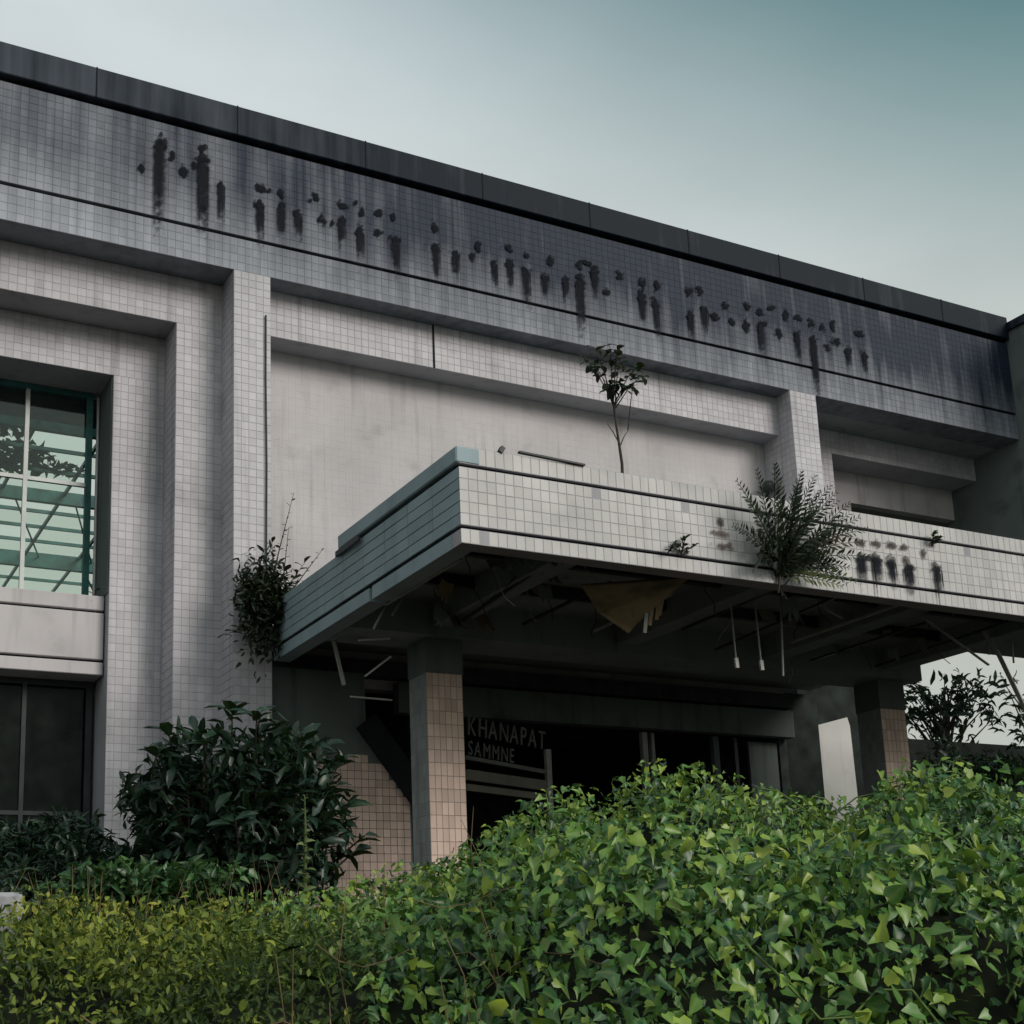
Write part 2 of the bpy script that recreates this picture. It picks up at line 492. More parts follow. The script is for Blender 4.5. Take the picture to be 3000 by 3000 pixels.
def tiles(parent, org, U, V, Nn, width, height, tw, th, mat, joint=0.007, depth=0.003, singles=0, missing=0.0, skip=None, sort=None):
    """a field of real tiles; the first `singles` of them are objects of their own, the rest one joined part"""
    org, U, V, Nn = (np.array(a, float) for a in (org, U, V, Nn))
    nu = max(1, round(width / tw)); nv = max(1, round(height / th))
    tw = width / nu; th = height / nv
    tv, tf = tile_arrays(tw - joint, th - joint, depth)
    cells = [(i, j) for i in range(nu) for j in range(nv)]
    if skip:
        cells = [c for c in cells if not skip(org + U * (c[0] + .5) * tw + V * (c[1] + .5) * th)]
    cells = [c for c in cells if random.random() >= missing]
    if sort:
        cells.sort(key=lambda c: sort(org + U * (c[0] + .5) * tw + V * (c[1] + .5) * th))
    one = None
    for (i, j) in cells[:singles]:
        if one is None:
            one = raw_mesh('tile', tv, [tuple(f) for f in tf]); one.materials.append(mat)
        p = org + U * (i + .5) * tw + V * (j + .5) * th
        o = bpy.data.objects.new('tile', one); C.objects.link(o)
        M3 = Matrix((U, V, Nn)).transposed() @ Euler((random.gauss(0, .006), random.gauss(0, .006), 0)).to_matrix()
        M4 = M3.to_4x4(); M4.translation = Vector(p)
        o.matrix_basis = M4
        adopt(o, parent)
    rest = np.array(cells[singles:], float)
    if len(rest):
        n = len(rest)
        cen = org + U[None] * ((rest[:, :1] + .5) * tw) + V[None] * ((rest[:, 1:] + .5) * th)
        tilt = rng.normal(0, .006, (n, 2))
        loc = np.repeat(tv[None], n, 0)
        loc[:, :, 2] += loc[:, :, 0] * tilt[:, :1] + loc[:, :, 1] * tilt[:, 1:]
        W = cen[:, None] + loc[:, :, :1] * U + loc[:, :, 1:2] * V + loc[:, :, 2:] * Nn
        Q = (tf[None] + 8 * np.arange(n)[:, None, None]).reshape(-1, 4)
        me = fast_mesh('tile_field', W.reshape(-1, 3), Q, np.repeat(rng.random(n), 8), True)
        link('tile_field', me, mat, parent, 'stuff')

X, Y_, Z_ = (1, 0, 0), (0, 1, 0), (0, 0, 1)
FRONT = (0, -1, 0); LEFT = (-1, 0, 0)

# ------------------------------------------------------------------ leaves
HEART_V = np.array([(0, .06, 0), (0, .5, -.03), (0, 1, -.16), (-.26, -.05, .05), (-.43, .25, .10), (-.27, .62, .03), (.26, -.05, .05), (.43, .25, .10), (.27, .62, .03)])
HEART_F = np.array([(0, 1, 4, 3), (1, 2, 5, 4), (0, 6, 7, 1), (1, 7, 8, 2)])
LANCE_V = np.array([(0, 0, 0), (0, .5, .02), (0, 1, -.14), (-.07, .1, .03), (-.19, .45, .08), (-.12, .8, .0), (.07, .1, .03), (.19, .45, .08), (.12, .8, .0)])
BLADE_V = np.array([(0, 0, 0), (0, .55, .06), (0, 1, -.22), (-.03, .0, .01), (-.035, .4, .05), (-.022, .8, -.06), (.03, .0, .01), (.035, .4, .05), (.022, .8, -.06)])

def norm(a):
    return a / np.maximum(np.linalg.norm(a, axis=-1, keepdims=True), 1e-9)

RIB = np.array([1, 1, 1, 0, 0, 0, 0, 0, 0], dtype=np.float32)
def add_rib(me, n):
    at = me.attributes.new('rib', 'FLOAT', 'POINT')
    at.data.foreach_set('value', np.tile(RIB, n))

def leaf_frames(d, n):
    d = norm(d)
    x = norm(np.cross(d, n))
    z = np.cross(x, d)
    return x, d, z

def leaf_cloud(name, pos, d, n, size, rnd, mat, parent=None, tv=HEART_V, kind='stuff'):
    x, y, z = leaf_frames(d, n)
    s = size[:, None, None]; N = len(pos)
    wf = rng.uniform(.6, 1.15, N)[:, None, None]; cf = (rng.normal(1.1, 1.5, N))[:, None, None]
    bend = rng.normal(0, .25, N)[:, None, None] * tv[None, :, 1:2] ** 2
    W = pos[:, None] + s * ((wf * tv[None, :, :1] + bend) * x[:, None] + tv[None, :, 1:2] * y[:, None] + cf * tv[None, :, 2:] * z[:, None])
    k = len(tv)
    Q = (HEART_F[None] + k * np.arange(len(pos))[:, None, None]).reshape(-1, 4)
    me = fast_mesh(name, W.reshape(-1, 3), Q, np.repeat(rnd, k))
    add_rib(me, N)
    return link(name, me, mat, parent, kind)

LEAF_MESH = {}
def leaf_objects(pos, d, n, size, tv, mat, parent, name='leaf'):
    key = (id(tv), mat.name)
    if key not in LEAF_MESH:
        me = raw_mesh('leaf', tv, [tuple(f) for f in HEART_F]); me.materials.append(mat); add_rib(me, 1)
        LEAF_MESH[key] = me
    x, y, z = leaf_frames(d, n)
    for i in range(len(pos)):
        o = bpy.data.objects.new(name, LEAF_MESH[key]); C.objects.link(o)
        s = float(size[i])
        M4 = Matrix(((x[i][0] * s, y[i][0] * s, z[i][0] * s, pos[i][0]), (x[i][1] * s, y[i][1] * s, z[i][1] * s, pos[i][1]), (x[i][2] * s, y[i][2] * s, z[i][2] * s, pos[i][2]), (0, 0, 0, 1)))
        o.matrix_basis = M4
        adopt(o, parent)

# ------------------------------------------------------------------ ground
def ground_z(x, y):
    t = 0.48 * x + 0.877 * y
    a = np.clip((t - 2.2) / 6.0, 0, 1)
    return 1.25 * a * a * (3 - 2 * a) + 0.55 * np.clip((t - 8.5) / 3.0, 0, 1)

def build_ground():
    xs = np.concatenate([np.array([-600, -200, -80, -40]), np.arange(-24, 44, 0.8), np.array([60, 120, 300, 900])])
    ys = np.concatenate([np.array([-600, -150, -50, -20]), np.arange(-10, 40, 0.8), np.array([60, 120, 300, 900])])
    XX, YY = np.meshgrid(xs, ys)
    ZZ = ground_z(XX, YY)
    v = np.stack([XX, YY, ZZ], -1).reshape(-1, 3)
    nx = len(xs); q = []
    for j in range(len(ys) - 1):
        for i in range(nx - 1):
            a = j * nx + i
            q.append((a, a + 1, a + nx + 1, a + nx))
    o = link('ground', fast_mesh('ground', v, q), MT['soil'], None, 'structure')
    for p in o.data.polygons:
        p.use_smooth = True
build_ground()
G0 = 1.8        # plateau level round the building

# ------------------------------------------------------------------ the building
bld = thing('shopping_mall', 'abandoned grey tiled shopping mall with soot marks of lost letters along its fascia', 'building', (6, 18, G0))
XL = -7.0       # west end, out of the picture

# top bands: parapet cap, groove, upper fascia, groove, lower fascia
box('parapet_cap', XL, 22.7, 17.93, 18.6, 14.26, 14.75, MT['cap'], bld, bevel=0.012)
for k in range(10):
    box('cap_joint', 1.7 + k * 2.12, 1.718 + k * 2.12, 17.922, 17.94, 14.262, 14.752, MT['groove'], bld)
box('shadow_groove', XL, 22.7, 18.09, 18.58, 14.18, 14.26, MT['groove'], bld)
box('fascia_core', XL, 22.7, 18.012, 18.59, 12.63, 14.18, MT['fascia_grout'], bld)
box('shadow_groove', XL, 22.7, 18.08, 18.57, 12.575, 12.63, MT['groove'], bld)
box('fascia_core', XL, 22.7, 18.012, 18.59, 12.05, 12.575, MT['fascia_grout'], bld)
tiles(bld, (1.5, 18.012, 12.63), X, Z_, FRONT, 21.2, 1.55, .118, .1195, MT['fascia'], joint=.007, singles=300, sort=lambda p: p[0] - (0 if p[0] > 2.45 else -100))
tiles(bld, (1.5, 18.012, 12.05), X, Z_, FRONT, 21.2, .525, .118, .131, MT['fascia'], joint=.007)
# roof strip behind the parapet
box('roof_slab', XL, 17.2, 18.6, 20.6, 13.7, 13.95, MT['dark_conc'], bld)

# pillars
box('pillar', 5.92, 6.49, 18.012, 18.62, G0 - .3, 12.05, MT['grout'], bld)
tiles(bld, (5.92, 18.012, G0 + .2), X, Z_, FRONT, .57, 12.05 - G0 - .2, .114, .12, MT['tile'])
tiles(bld, (5.92, 18.60, G0 + .2), (0, -1, 0), Z_, LEFT, .57, 12.05 - G0 - .2, .114, .12, MT['tile'], depth=.006)
box('pillar', 16.59, 17.22, 18.012, 19.18, 6.81, 12.05, MT['grout'], bld)
tiles(bld, (16.59, 18.012, 6.81), X, Z_, FRONT, .63, 5.24, .126, .12, MT['tile'])
tiles(bld, (16.59, 18.85, 6.81), (0, -1, 0), Z_, LEFT, .83, 5.24, .119, .12, MT['tile'], depth=.006)
tube('cable', [(6.41, 17.985, 11.4), (6.405, 17.985, 10.4), (6.415, 17.985, 9.0), (6.40, 17.985, 7.4)], .013, MT['steel_dark'], bld, 5)

# bay with the big windows: two stepped frames
box('frame_head', XL, 5.92, 18.562, 19.2, 11.30, 12.048, MT['grout'], bld)
tiles(bld, (1.5, 18.562, 11.30), X, Z_, FRONT, 4.42, .745, .118, .124, MT['tile'])
box('frame_jamb', 5.22, 5.92, 18.562, 19.21, G0 - .3, 11.30, MT['grout'], bld)
tiles(bld, (5.22, 18.562, G0 + .2), X, Z_, FRONT, .70, 11.30 - G0 - .2, .1167, .12, MT['tile'])
tiles(bld, (5.22, 19.15, G0 + .2), (0, -1, 0), Z_, LEFT, .58, 11.30 - G0 - .2, .116, .12, MT['tile'], depth=.006)
box('frame_head', XL, 5.22, 19.162, 20.15, 10.57, 11.298, MT['grout'], bld)
tiles(bld, (1.5, 19.162, 10.57), X, Z_, FRONT, 3.72, .725, .118, .121, MT['tile'])
box('frame_jamb', 4.45, 5.22, 19.162, 20.16, G0 - .3, 10.57, MT['grout'], bld)
tiles(bld, (4.45, 19.162, G0 + .2), X, Z_, FRONT, .77, 10.57 - G0 - .2, .11, .12, MT['tile'])
box('jamb_lining', 4.43, 4.449, 19.2, 20.0, 7.22, 10.568, MT['dark_plaster'], bld)
# spandrel with its two grooves
box('spandrel', XL, 4.428, 19.35, 20.02, 6.985, 7.20, MT['panel'], bld, bevel=.01)
box('shadow_groove', XL, 4.428, 19.42, 20.01, 6.945, 6.985, MT['groove'], bld)
box('spandrel', XL, 4.428, 19.34, 20.02, 6.255, 6.945, MT['panel'], bld, bevel=.01)
box('shadow_groove', XL, 4.428, 19.42, 20.01, 6.215, 6.255, MT['groove'], bld)
box('spandrel', XL, 4.428, 19.34, 20.02, 6.03, 6.215, MT['panel'], bld, bevel=.01)

# the upper window: frame, mullions, panes
def window(x0, x1, y, z0, z1, xm, zm, frame, glass, fw=.075, label=None):
    w = box('window', x0, x1, y, y + .08, z0, z0 + fw, frame, bld)
    if label:
        w['label'] = label
    box('window_rail', x0, x1, y, y + .08, z1 - fw, z1, frame, w)
    box('window_stile', x1 - fw, x1, y + .002, y + .082, z0 + fw, z1 - fw, frame, w)
    for xx in xm:
        box('mullion', xx - .03, xx + .03, y + .004, y + .07, z0 + fw, z1 - fw, MT['steel_pale'] if frame is MT['steel_green'] else frame, w)
    for zz in zm:
        box('transom', x0, x1 - fw, y + .008, y + .066, zz - .03, zz + .03, MT['steel_pale'] if frame is MT['steel_green'] else frame, w)
    ex = [x0] + list(xm) + [x1 - fw]; ez = [z0 + fw] + list(zm) + [z1 - fw]
    for i in range(len(ex) - 1):
        for j in range(len(ez) - 1):
            box('pane', ex[i] + .03, ex[i + 1] - .03, y + .034, y + .040, ez[j] + .03, ez[j + 1] - .03, glass, w)
    return w
window(-2.6, 4.33, 19.93, 7.20, 10.57, [-1.1, .4, 1.9, 3.37], [9.08], MT['steel_green'], MT['winglass'], .09, 'tall window that shows the bright glass roof behind it')
window(-2.6, 4.40, 19.83, 1.9, 6.03, [-1.1, .4, 1.9, 3.45], [4.1], MT['steel_dark'], MT['darkglass'], .09, 'dark dusty ground floor window')
tube('mullion_post', [(4.40, 19.9, 7.2), (4.40, 19.9, 10.5)], .025, MT['steel_pale'], bld, 6)
# rooms behind the windows
box('room_floor', XL, 8.9, 20.2, 35.6, 6.1, 6.35, MT['interior'], bld)
box('room_wall', XL, 8.9, 24.0, 24.2, 1.5, 6.1, MT['interior'], bld)
box('room_wall', XL - .2, XL, 18.0, 35.6, 1.5, 14.0, MT['interior'], bld)
box('room_wall', 8.9, 9.1, 20.2, 35.6, 1.5, 11.4, MT['interior'], bld)
box('room_wall', XL, 8.9, 35.6, 35.8, 1.5, 11.35, MT['steel_green'], bld)
box('ceiling_edge', XL, 9.1, 20.16, 22.3, 11.0, 11.35, MT['interior'], bld)
# shop counters dimly seen through the lower window
for i in range(4):
    box('shelf', -1.5 + i * 1.5, -.4 + i * 1.5, 22.6, 23.0, 1.8, 3.6 + .3 * (i % 2), MT['dark_plaster'], bld)

# bay over the canopy
box('frame_head', 6.49, 16.59, 18.392, 18.9, 11.29, 12.049, MT['grout'], bld)
tiles(bld, (6.49, 18.392, 11.29), X, Z_, FRONT, 10.1, .755, .118, .126, MT['tile'])
box('joint_line', 9.395, 9.42, 18.372, 18.39, 11.29, 12.04, MT['groove'], bld)
box('bay_wall', 6.49, 16.59, 18.862, 19.15, 6.0, 11.29, MT['panel'], bld)
tiles(bld, (6.49, 18.862, 6.9), X, Z_, FRONT, 10.1, 4.39, .118, .122, MT['panel'], joint=.004, depth=.0015)
# bay over the passage
box('frame_head', 17.22, 22.7, 19.212, 19.9, 11.56, 12.049, MT['grout'], bld)
tiles(bld, (17.22, 19.212, 11.56), X, Z_, FRONT, 5.48, .487, .118, .122, MT['tile'])
box('frame_jamb', 17.22, 18.65, 19.212, 19.9, 6.84, 11.56, MT['grout'], bld)
box('frame_jamb', 17.22, 18.65, 19.212, 19.9, 1.6, 6.84, MT['moss_shade'], bld)  # lower jamb: shade under the canopy put into a black colour
tiles(bld, (17.22, 19.212, 6.85), X, Z_, FRONT, 1.43, 4.71, .119, .12, MT['tile'])
box('soffit_slab', 17.22, 22.7, 18.6, 19.21, 12.06, 12.3, MT['dark_conc'], bld)
box('bay_wall', 18.65, 22.7, 19.90, 20.1, 10.9, 11.559, MT['panel'], bld)
box('frame_jamb', 18.65, 19.71, 19.90, 20.1, 6.84, 10.9, MT['panel'], bld)
box('frame_jamb', 18.65, 19.71, 19.90, 20.1, 1.6, 6.84, MT['moss_shade'], bld)  # second lower jamb, blackened for the same canopy shade
box('bridge', 17.4, 26.0, 20.1, 22.4, 10.92, 14.3, MT['dark_conc'], bld)
# wing that steps forward at the east end, up on stilts
box('wing', 22.72, 27.5, 14.6, 20.1, 9.2, 14.45, MT['dark_plaster'], bld)  # dark colour carries the shade of the wing's west face
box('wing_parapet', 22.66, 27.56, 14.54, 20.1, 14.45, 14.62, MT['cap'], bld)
box('wing_post', 26.2, 26.9, 15.0, 15.7, 1.6, 9.2, MT['dark_conc'], bld)

# ground floor under the canopy
prism('tiled_wall', [(6.49, G0 - .3), (8.74, G0 - .3), (8.72, 4.25), (8.02, 5.15), (8.0, 6.08), (6.49, 6.08)], 'y', 18.232, 18.6, MT['dark_plaster'], bld)  # upper wall: dark paint and canopy shade in one colour
def off_wall(p):
    return p[2] > 4.80 + .05 * math.sin(p[0] * 9) or p[0] > 8.02 + (5.15 - p[2]) * .777 - .06 or p[0] > 8.66
tiles(bld, (6.50, 18.232, G0 + .3), X, Z_, FRONT, 2.2, 3.0, .11, .12, MT['pink_tile'], joint=.007, skip=off_wall)
bar('stair_stringer', (7.98, 18.15, 5.35), (9.15, 18.15, 3.85), .12, .34, MT['groove'], bld)
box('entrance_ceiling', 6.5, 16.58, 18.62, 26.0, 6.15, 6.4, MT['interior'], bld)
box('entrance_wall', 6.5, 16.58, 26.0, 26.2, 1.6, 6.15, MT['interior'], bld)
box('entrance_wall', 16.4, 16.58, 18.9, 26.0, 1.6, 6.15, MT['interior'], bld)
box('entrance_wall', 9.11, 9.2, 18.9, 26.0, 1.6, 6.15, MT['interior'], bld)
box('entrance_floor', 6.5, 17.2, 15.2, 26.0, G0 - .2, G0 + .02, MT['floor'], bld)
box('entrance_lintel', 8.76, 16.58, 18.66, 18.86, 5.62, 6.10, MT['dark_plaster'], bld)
for x0, w, m, y in ((13.42, .10, 'white', 18.9), (13.62, .06, 'strip', 18.92), (14.92, .12, 'dark_plaster', 18.9), (15.38, .07, 'steel_dark', 18.9)):
    box('door_post', x0, x0 + w, y, y + .1, G0, 5.6, MT[m if m != 'white' else 'strip'], bld)
box('door_leaf', 15.72, 16.36, 18.92, 18.98, G0, 5.55, MT['dark_plaster'], bld)
prism('lit_wall_patch', [(17.42, G0), (18.42, G0), (18.34, 6.0), (18.29, 6.17), (17.55, 5.98), (17.47, 4.7)], 'y', 19.10, 19.206, MT['white'], bld)  # lit part of the jamb wall, shaped and whitened as a panel
box('shade_block', 16.585, 17.4, 18.93, 19.2, G0, 6.5, MT['moss_shade'], bld)  # added dark block; its black stands in for shade

# ------------------------------------------------------------------ soot marks where the letters were
def quad_mark(x0, x1, z0, z1, y, mat, parent, name):
    me = raw_mesh(name, [(x0, y, z0), (x1, y, z0), (x1, y, z1), (x0, y, z1)], [(0, 1, 2, 3)])
    uvl = me.uv_layers.new(name='UVMap')
    for i, uv in enumerate(((0, 0), (1, 0), (1, 1), (0, 1))):
        uvl.data[i].uv = uv
    return link(name, me, mat, parent)

def wall_point(px, py, Y):
    """where a mark read off the photograph lies on the wall plane y = Y"""
    d = f_ + r_ * ((px - 908.4) / 2590.2) - u_ * ((py - 1281.8) / 2590.2)
    k = Y / d.y
    return d.x * k, EYE.z + d.z * k

FASCIA_MARKS = []
for zx, zy, w, h, dr in (
    (135, 405, 60, 60, 0), (255, 265, 85, 140, 790), (330, 340, 50, 60, 0), (400, 435, 60, 80, 0), (475, 390, 40, 60, 0), (525, 290, 50, 60, 0), (525, 375, 85, 110, 850),
    (525, 660, 40, 60, 0), (637, 515, 45, 60, 740), (885, 540, 65, 50, 0), (880, 650, 60, 80, 830), (945, 550, 34, 24, 0), (1015, 565, 45, 60, 0), (1020, 660, 50, 90, 850),
    (1120, 705, 55, 60, 800), (1230, 595, 50, 60, 0), (1200, 615, 40, 24, 0), (1270, 745, 50, 70, 0), (1405, 655, 55, 70, 0), (1400, 745, 60, 60, 870), (1480, 630, 30, 34, 0),
    (1335, 760, 30, 40, 0), (1525, 690, 40, 60, 0), (1510, 810, 50, 90, 960), (1630, 690, 60, 50, 0), (1625, 820, 50, 70, 0), (1720, 720, 45, 60, 0), (1735, 860, 60, 60, 1040)):
    FASCIA_MARKS.append((225.4 + zx * .3, 193.2 + zy * .3, w * .3, h * .3, (193.2 + dr * .3) if dr else 0))
for zx, zy, w, h, dr in (
    (160, 145, 40, 80, 0), (165, 270, 55, 60, 440), (290, 315, 60, 70, 410), (430, 255, 40, 90, 0), (395, 325, 44, 50, 0), (530, 380, 38, 80, 470), (615, 270, 60, 45, 0), (630, 370, 50, 60, 480),
    (735, 320, 38, 40, 0), (730, 415, 55, 50, 590), (885, 355, 45, 70, 0), (850, 455, 50, 50, 540), (980, 490, 45, 90, 570), (1065, 380, 42, 60, 0), (1070, 480, 60, 110, 820), (1120, 365, 60, 36, 0),
    (1160, 420, 48, 110, 560), (1240, 550, 42, 50, 0), (1325, 445, 55, 60, 0), (1465, 490, 45, 60, 0), (1460, 590, 50, 120, 720), (1555, 510, 50, 70, 0), (1545, 620, 45, 100, 820),
    (1755, 540, 50, 60, 0), (1820, 540, 45, 60, 0), (1765, 700, 45, 80, 800), (1850, 660, 50, 50, 760), (1915, 700, 42, 42, 0)):
    FASCIA_MARKS.append((772.8 + zx * .3, 386.4 + zy * .3, w * .3, h * .3, (386.4 + dr * .3) if dr else 0))
for zx, zy, w, h, dr in (
    (540, 350, 50, 60, 0), (470, 430, 55, 50, 0), (595, 470, 50, 50, 0), (700, 360, 45, 90, 0), (690, 490, 50, 90, 0), (790, 400, 50, 60, 0), (790, 490, 50, 100, 700), (825, 475, 32, 32, 0),
    (875, 365, 60, 42, 0), (970, 420, 42, 90, 0), (925, 550, 60, 60, 0), (1050, 435, 60, 42, 0), (1050, 570, 42, 110, 710), (1150, 475, 42, 70, 0), (1160, 590, 55, 60, 980), (1230, 510, 45, 70, 0),
    (1300, 490, 42, 80, 0), (1265, 645, 45, 60, 0), (1330, 610, 70, 60, 0), (1410, 670, 45, 60, 760), (1490, 550, 55, 60, 0), (1525, 700, 42, 80, 800)):
    FASCIA_MARKS.append((1223.6 + zx * .2667, 483 + zy * .2667, w * .2667, h * .2667, (483 + dr * .2667) if dr else 0))
def place_marks(marks, plane, parent, blob, drip):
    for k, (px, py, w, h, dr) in enumerate(marks):
        x, z = wall_point(px, py, plane)
        x1, _ = wall_point(px + w * .85, py, plane)
        _, z1 = wall_point(px, py - h * .8, plane)
        hw, hh = max(.07, x1 - x), max(.08, z1 - z)
        y = plane - .012 - .0006 * (k % 5)
        quad_mark(x - hw, x + hw, z - hh, z + hh, y, blob, parent, 'soot_mark')
        if dr:
            _, zd = wall_point(px, dr, plane)
            quad_mark(x - hw * .8, x + hw * .8, min(zd, z - .25) - .12, z + hh * .3, y - .004, drip, parent, 'soot_drip')
            for q in range(2):
                xo = x + random.uniform(-.6, .6) * hw
                quad_mark(xo - .022, xo + .022, min(zd, z - .25) - random.uniform(.0, .35), z, y - .006 - .001 * q, drip, parent, 'soot_drip')
place_marks(FASCIA_MARKS, 18.0, bld, MT['stain'], MT['drip'])
quad_mark(17.25, 17.36, 12.05, 13.2, 17.982, MT['drip'], bld, 'soot_drip')

# ------------------------------------------------------------------ canopy
can = thing('entrance_canopy', 'projecting tiled entrance canopy with dark rotten underside and missing ceiling', 'canopy', (6.5, 18, 6.1))
CX1 = 21.0
box('front_parapet', 6.512, CX1, 12.212, 12.45, 6.10, 6.262, MT['grout'], can)
box('front_groove', 6.53, CX1, 12.26, 12.44, 6.262, 6.302, MT['groove'], can)
box('front_parapet', 6.512, CX1, 12.212, 12.45, 6.302, 6.955, MT['grout'], can)
box('front_groove', 6.53, CX1, 12.26, 12.44, 6.955, 6.995, MT['groove'], can)
box('front_parapet', 6.512, CX1, 12.212, 12.45, 6.995, 7.19, MT['grout'], can)
tiles(can, (6.50, 12.212, 6.302), X, Z_, FRONT, CX1 - 6.5, .653, .112, .1306, MT['canopy_tile'], joint=.007, singles=200, missing=.006)
tiles(can, (6.50, 12.212, 6.10), X, Z_, FRONT, CX1 - 6.5, .162, .112, .162, MT['canopy_tile'], joint=.007, singles=50, missing=.01)
tiles(can, (6.50, 12.212, 6.995), X, Z_, FRONT, CX1 - 6.5, .195, .112, .195, MT['canopy_tile'], joint=.007, singles=50)
# side facing west
box('side_parapet', 6.512, 6.75, 12.452, 14.55, 6.10, 6.262, MT['canopy_side'], can)
box('side_parapet', 6.512, 6.75, 14.64, 17.98, 6.10, 6.262, MT['canopy_side'], can)
box('side_groove', 6.55, 6.74, 12.452, 17.98, 6.262, 6.302, MT['groove'], can)
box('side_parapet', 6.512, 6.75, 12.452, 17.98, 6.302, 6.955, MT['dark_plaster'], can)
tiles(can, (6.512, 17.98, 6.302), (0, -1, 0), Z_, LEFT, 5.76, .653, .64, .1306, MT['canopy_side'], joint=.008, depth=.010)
box('side_groove', 6.55, 6.74, 12.452, 15.46, 6.955, 6.995, MT['groove'], can)
box('side_cap', 6.47, 6.76, 12.20, 15.50, 6.997, 7.185, MT['canopy_side'], can, bevel=.015)
bar('torn_flashing', (6.47, 15.55, 6.95), (6.44, 14.75, 6.93), .03, .07, MT['steel_dark'], can)
# structure above and below
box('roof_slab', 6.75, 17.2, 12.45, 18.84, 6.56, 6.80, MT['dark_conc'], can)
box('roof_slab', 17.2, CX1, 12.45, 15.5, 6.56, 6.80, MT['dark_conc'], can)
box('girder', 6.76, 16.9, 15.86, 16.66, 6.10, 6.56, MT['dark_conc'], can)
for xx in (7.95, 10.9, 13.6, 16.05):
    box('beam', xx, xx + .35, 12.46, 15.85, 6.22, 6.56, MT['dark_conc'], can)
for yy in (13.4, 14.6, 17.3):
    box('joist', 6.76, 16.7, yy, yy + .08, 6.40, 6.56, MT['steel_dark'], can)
for k in range(9):
    xx = 6.95 + k * 1.07
    bar('ceiling_runner', (xx, 12.6 + random.random(), 6.24 + random.uniform(-.02, .02)), (xx + random.uniform(-.15, .15), 15.7 - random.random(), 6.22 + random.uniform(-.1, .03)), .04, .03, MT['strip'] if k % 3 == 0 else MT['steel_dark'], can)
# coping stones pushed out of line on the front edge
bar('loose_flashing', (7.25, 12.20, 7.225), (8.1, 12.20, 7.20), .05, .02, MT['steel_dark'], can)
bar('loose_bracket', (7.02, 12.22, 7.19), (7.06, 12.22, 7.255), .06, .05, MT['steel_dark'], can)

def canopy_marks():
    mk = []
    for zx, zy, w, h, dr in ((1005, 1715, 60, 34, 0), (1090, 1725, 60, 34, 0), (1170, 1735, 60, 40, 0), (1255, 1750, 50, 50, 0), (1355, 1780, 40, 60, 0), (1010, 1800, 66, 60, 1910), (1095, 1810, 66, 60, 1880),
                             (1180, 1835, 50, 90, 1920), (1280, 1860, 60, 100, 1950), (1435, 1870, 50, 90, 1930), (210, 1600, 44, 40, 0)):
        mk.append((1288 + zx / 3, 450.8 + zy / 3, w / 3, h / 3, (450.8 + dr / 3) if dr else 0))
    place_marks(mk, 12.2, can, MT['rust_dark'], MT['drip'])
    place_marks([(1288 + 215 / 3, 450.8 + 1670 / 3, 30, 12, 0), (1288 + 240 / 3, 450.8 + 1740 / 3, 34, 18, 0)], 12.2, can, MT['rust'], MT['drip'])
MT['rust_dark'] = stain_mat('brown_soot_blob', (0.04, 0.03, 0.027), 'blob', 0.72)
canopy_marks()

# broken ceiling sheet and battens hanging under the canopy
def sheet():
    pts = [(8.62, 13.2, 6.12), (9.05, 12.75, 6.06), (9.75, 12.55, 6.16), (9.62, 13.15, 5.98), (9.42, 13.42, 5.66), (9.0, 13.4, 5.86)]
    top = [(x, y + .012, z + .022) for x, y, z in pts]
    n = len(pts)
    fs = [tuple(range(n)), tuple(range(2 * n - 1, n - 1, -1))] + [(i, i + n, (i + 1) % n + n, (i + 1) % n) for i in range(n)]
    o = link('sagging_ceiling_sheet', raw_mesh('sagging_ceiling_sheet', pts + top, fs), MT['ply'], can)
    o['label'] = 'brown soggy ceiling sheet sagging under the canopy'
    for k, (x, z) in enumerate(((9.52, 5.62), (9.6, 5.72), (9.68, 5.8), (9.74, 5.86))):
        bar('splinter', (x, 13.1, 6.08), (x + random.uniform(-.03, .05), 13.2, z), .05, .012, MT['ply' if k else 'strip'], can)
sheet()
for p, q, w in (((6.85, 16.6, 6.1), (6.99, 16.6, 5.5), .05), ((7.16, 15, 6.35), (6.98, 15, 6.06), .03), ((6.88, 15, 6.15), (6.72, 15, 5.86), .028),
                ((6.78, 15.6, 5.86), (7.22, 15.6, 5.92), .03), ((6.86, 15.6, 5.40), (7.22, 15.6, 5.68), .045), ((6.95, 16.3, 5.28), (7.55, 16.3, 5.27), .03),
                ((12.12, 13.5, 6.5), (12.08, 13.5, 6.08), .03), ((12.58, 13.5, 6.5), (12.74, 13.5, 6.3), .035), ((12.74, 13.5, 6.3), (13.02, 13.5, 6.2), .03),
                ((11.96, 13.5, 6.5), (11.88, 13.5, 5.32), .022), ((11.10, 13.5, 6.5), (11.12, 13.5, 5.44), .012), ((11.5, 13.5, 6.5), (11.53, 13.5, 5.42), .014),
                ((14.5, 13.5, 6.38), (15.75, 13.5, 5.76), .035), ((15.7, 13.5, 6.3), (16.0, 13.5, 5.9), .06), ((15.95, 13.5, 6.0), (16.40, 13.5, 5.15), .07),
                ((15.98, 13.6, 6.5), (15.90, 13.6, 5.95), .03), ((16.2, 13.4, 6.5), (16.16, 13.4, 5.8), .02)):
    bar('hanging_batten', p, q, w, .02, MT['strip'], can)
for x, z in ((11.12, 5.44), (11.53, 5.44)):
    bar('hanging_batten', (x, 13.5, z + .06), (x + .01, 13.5, z - .07), .05, .03, MT['white'], can)

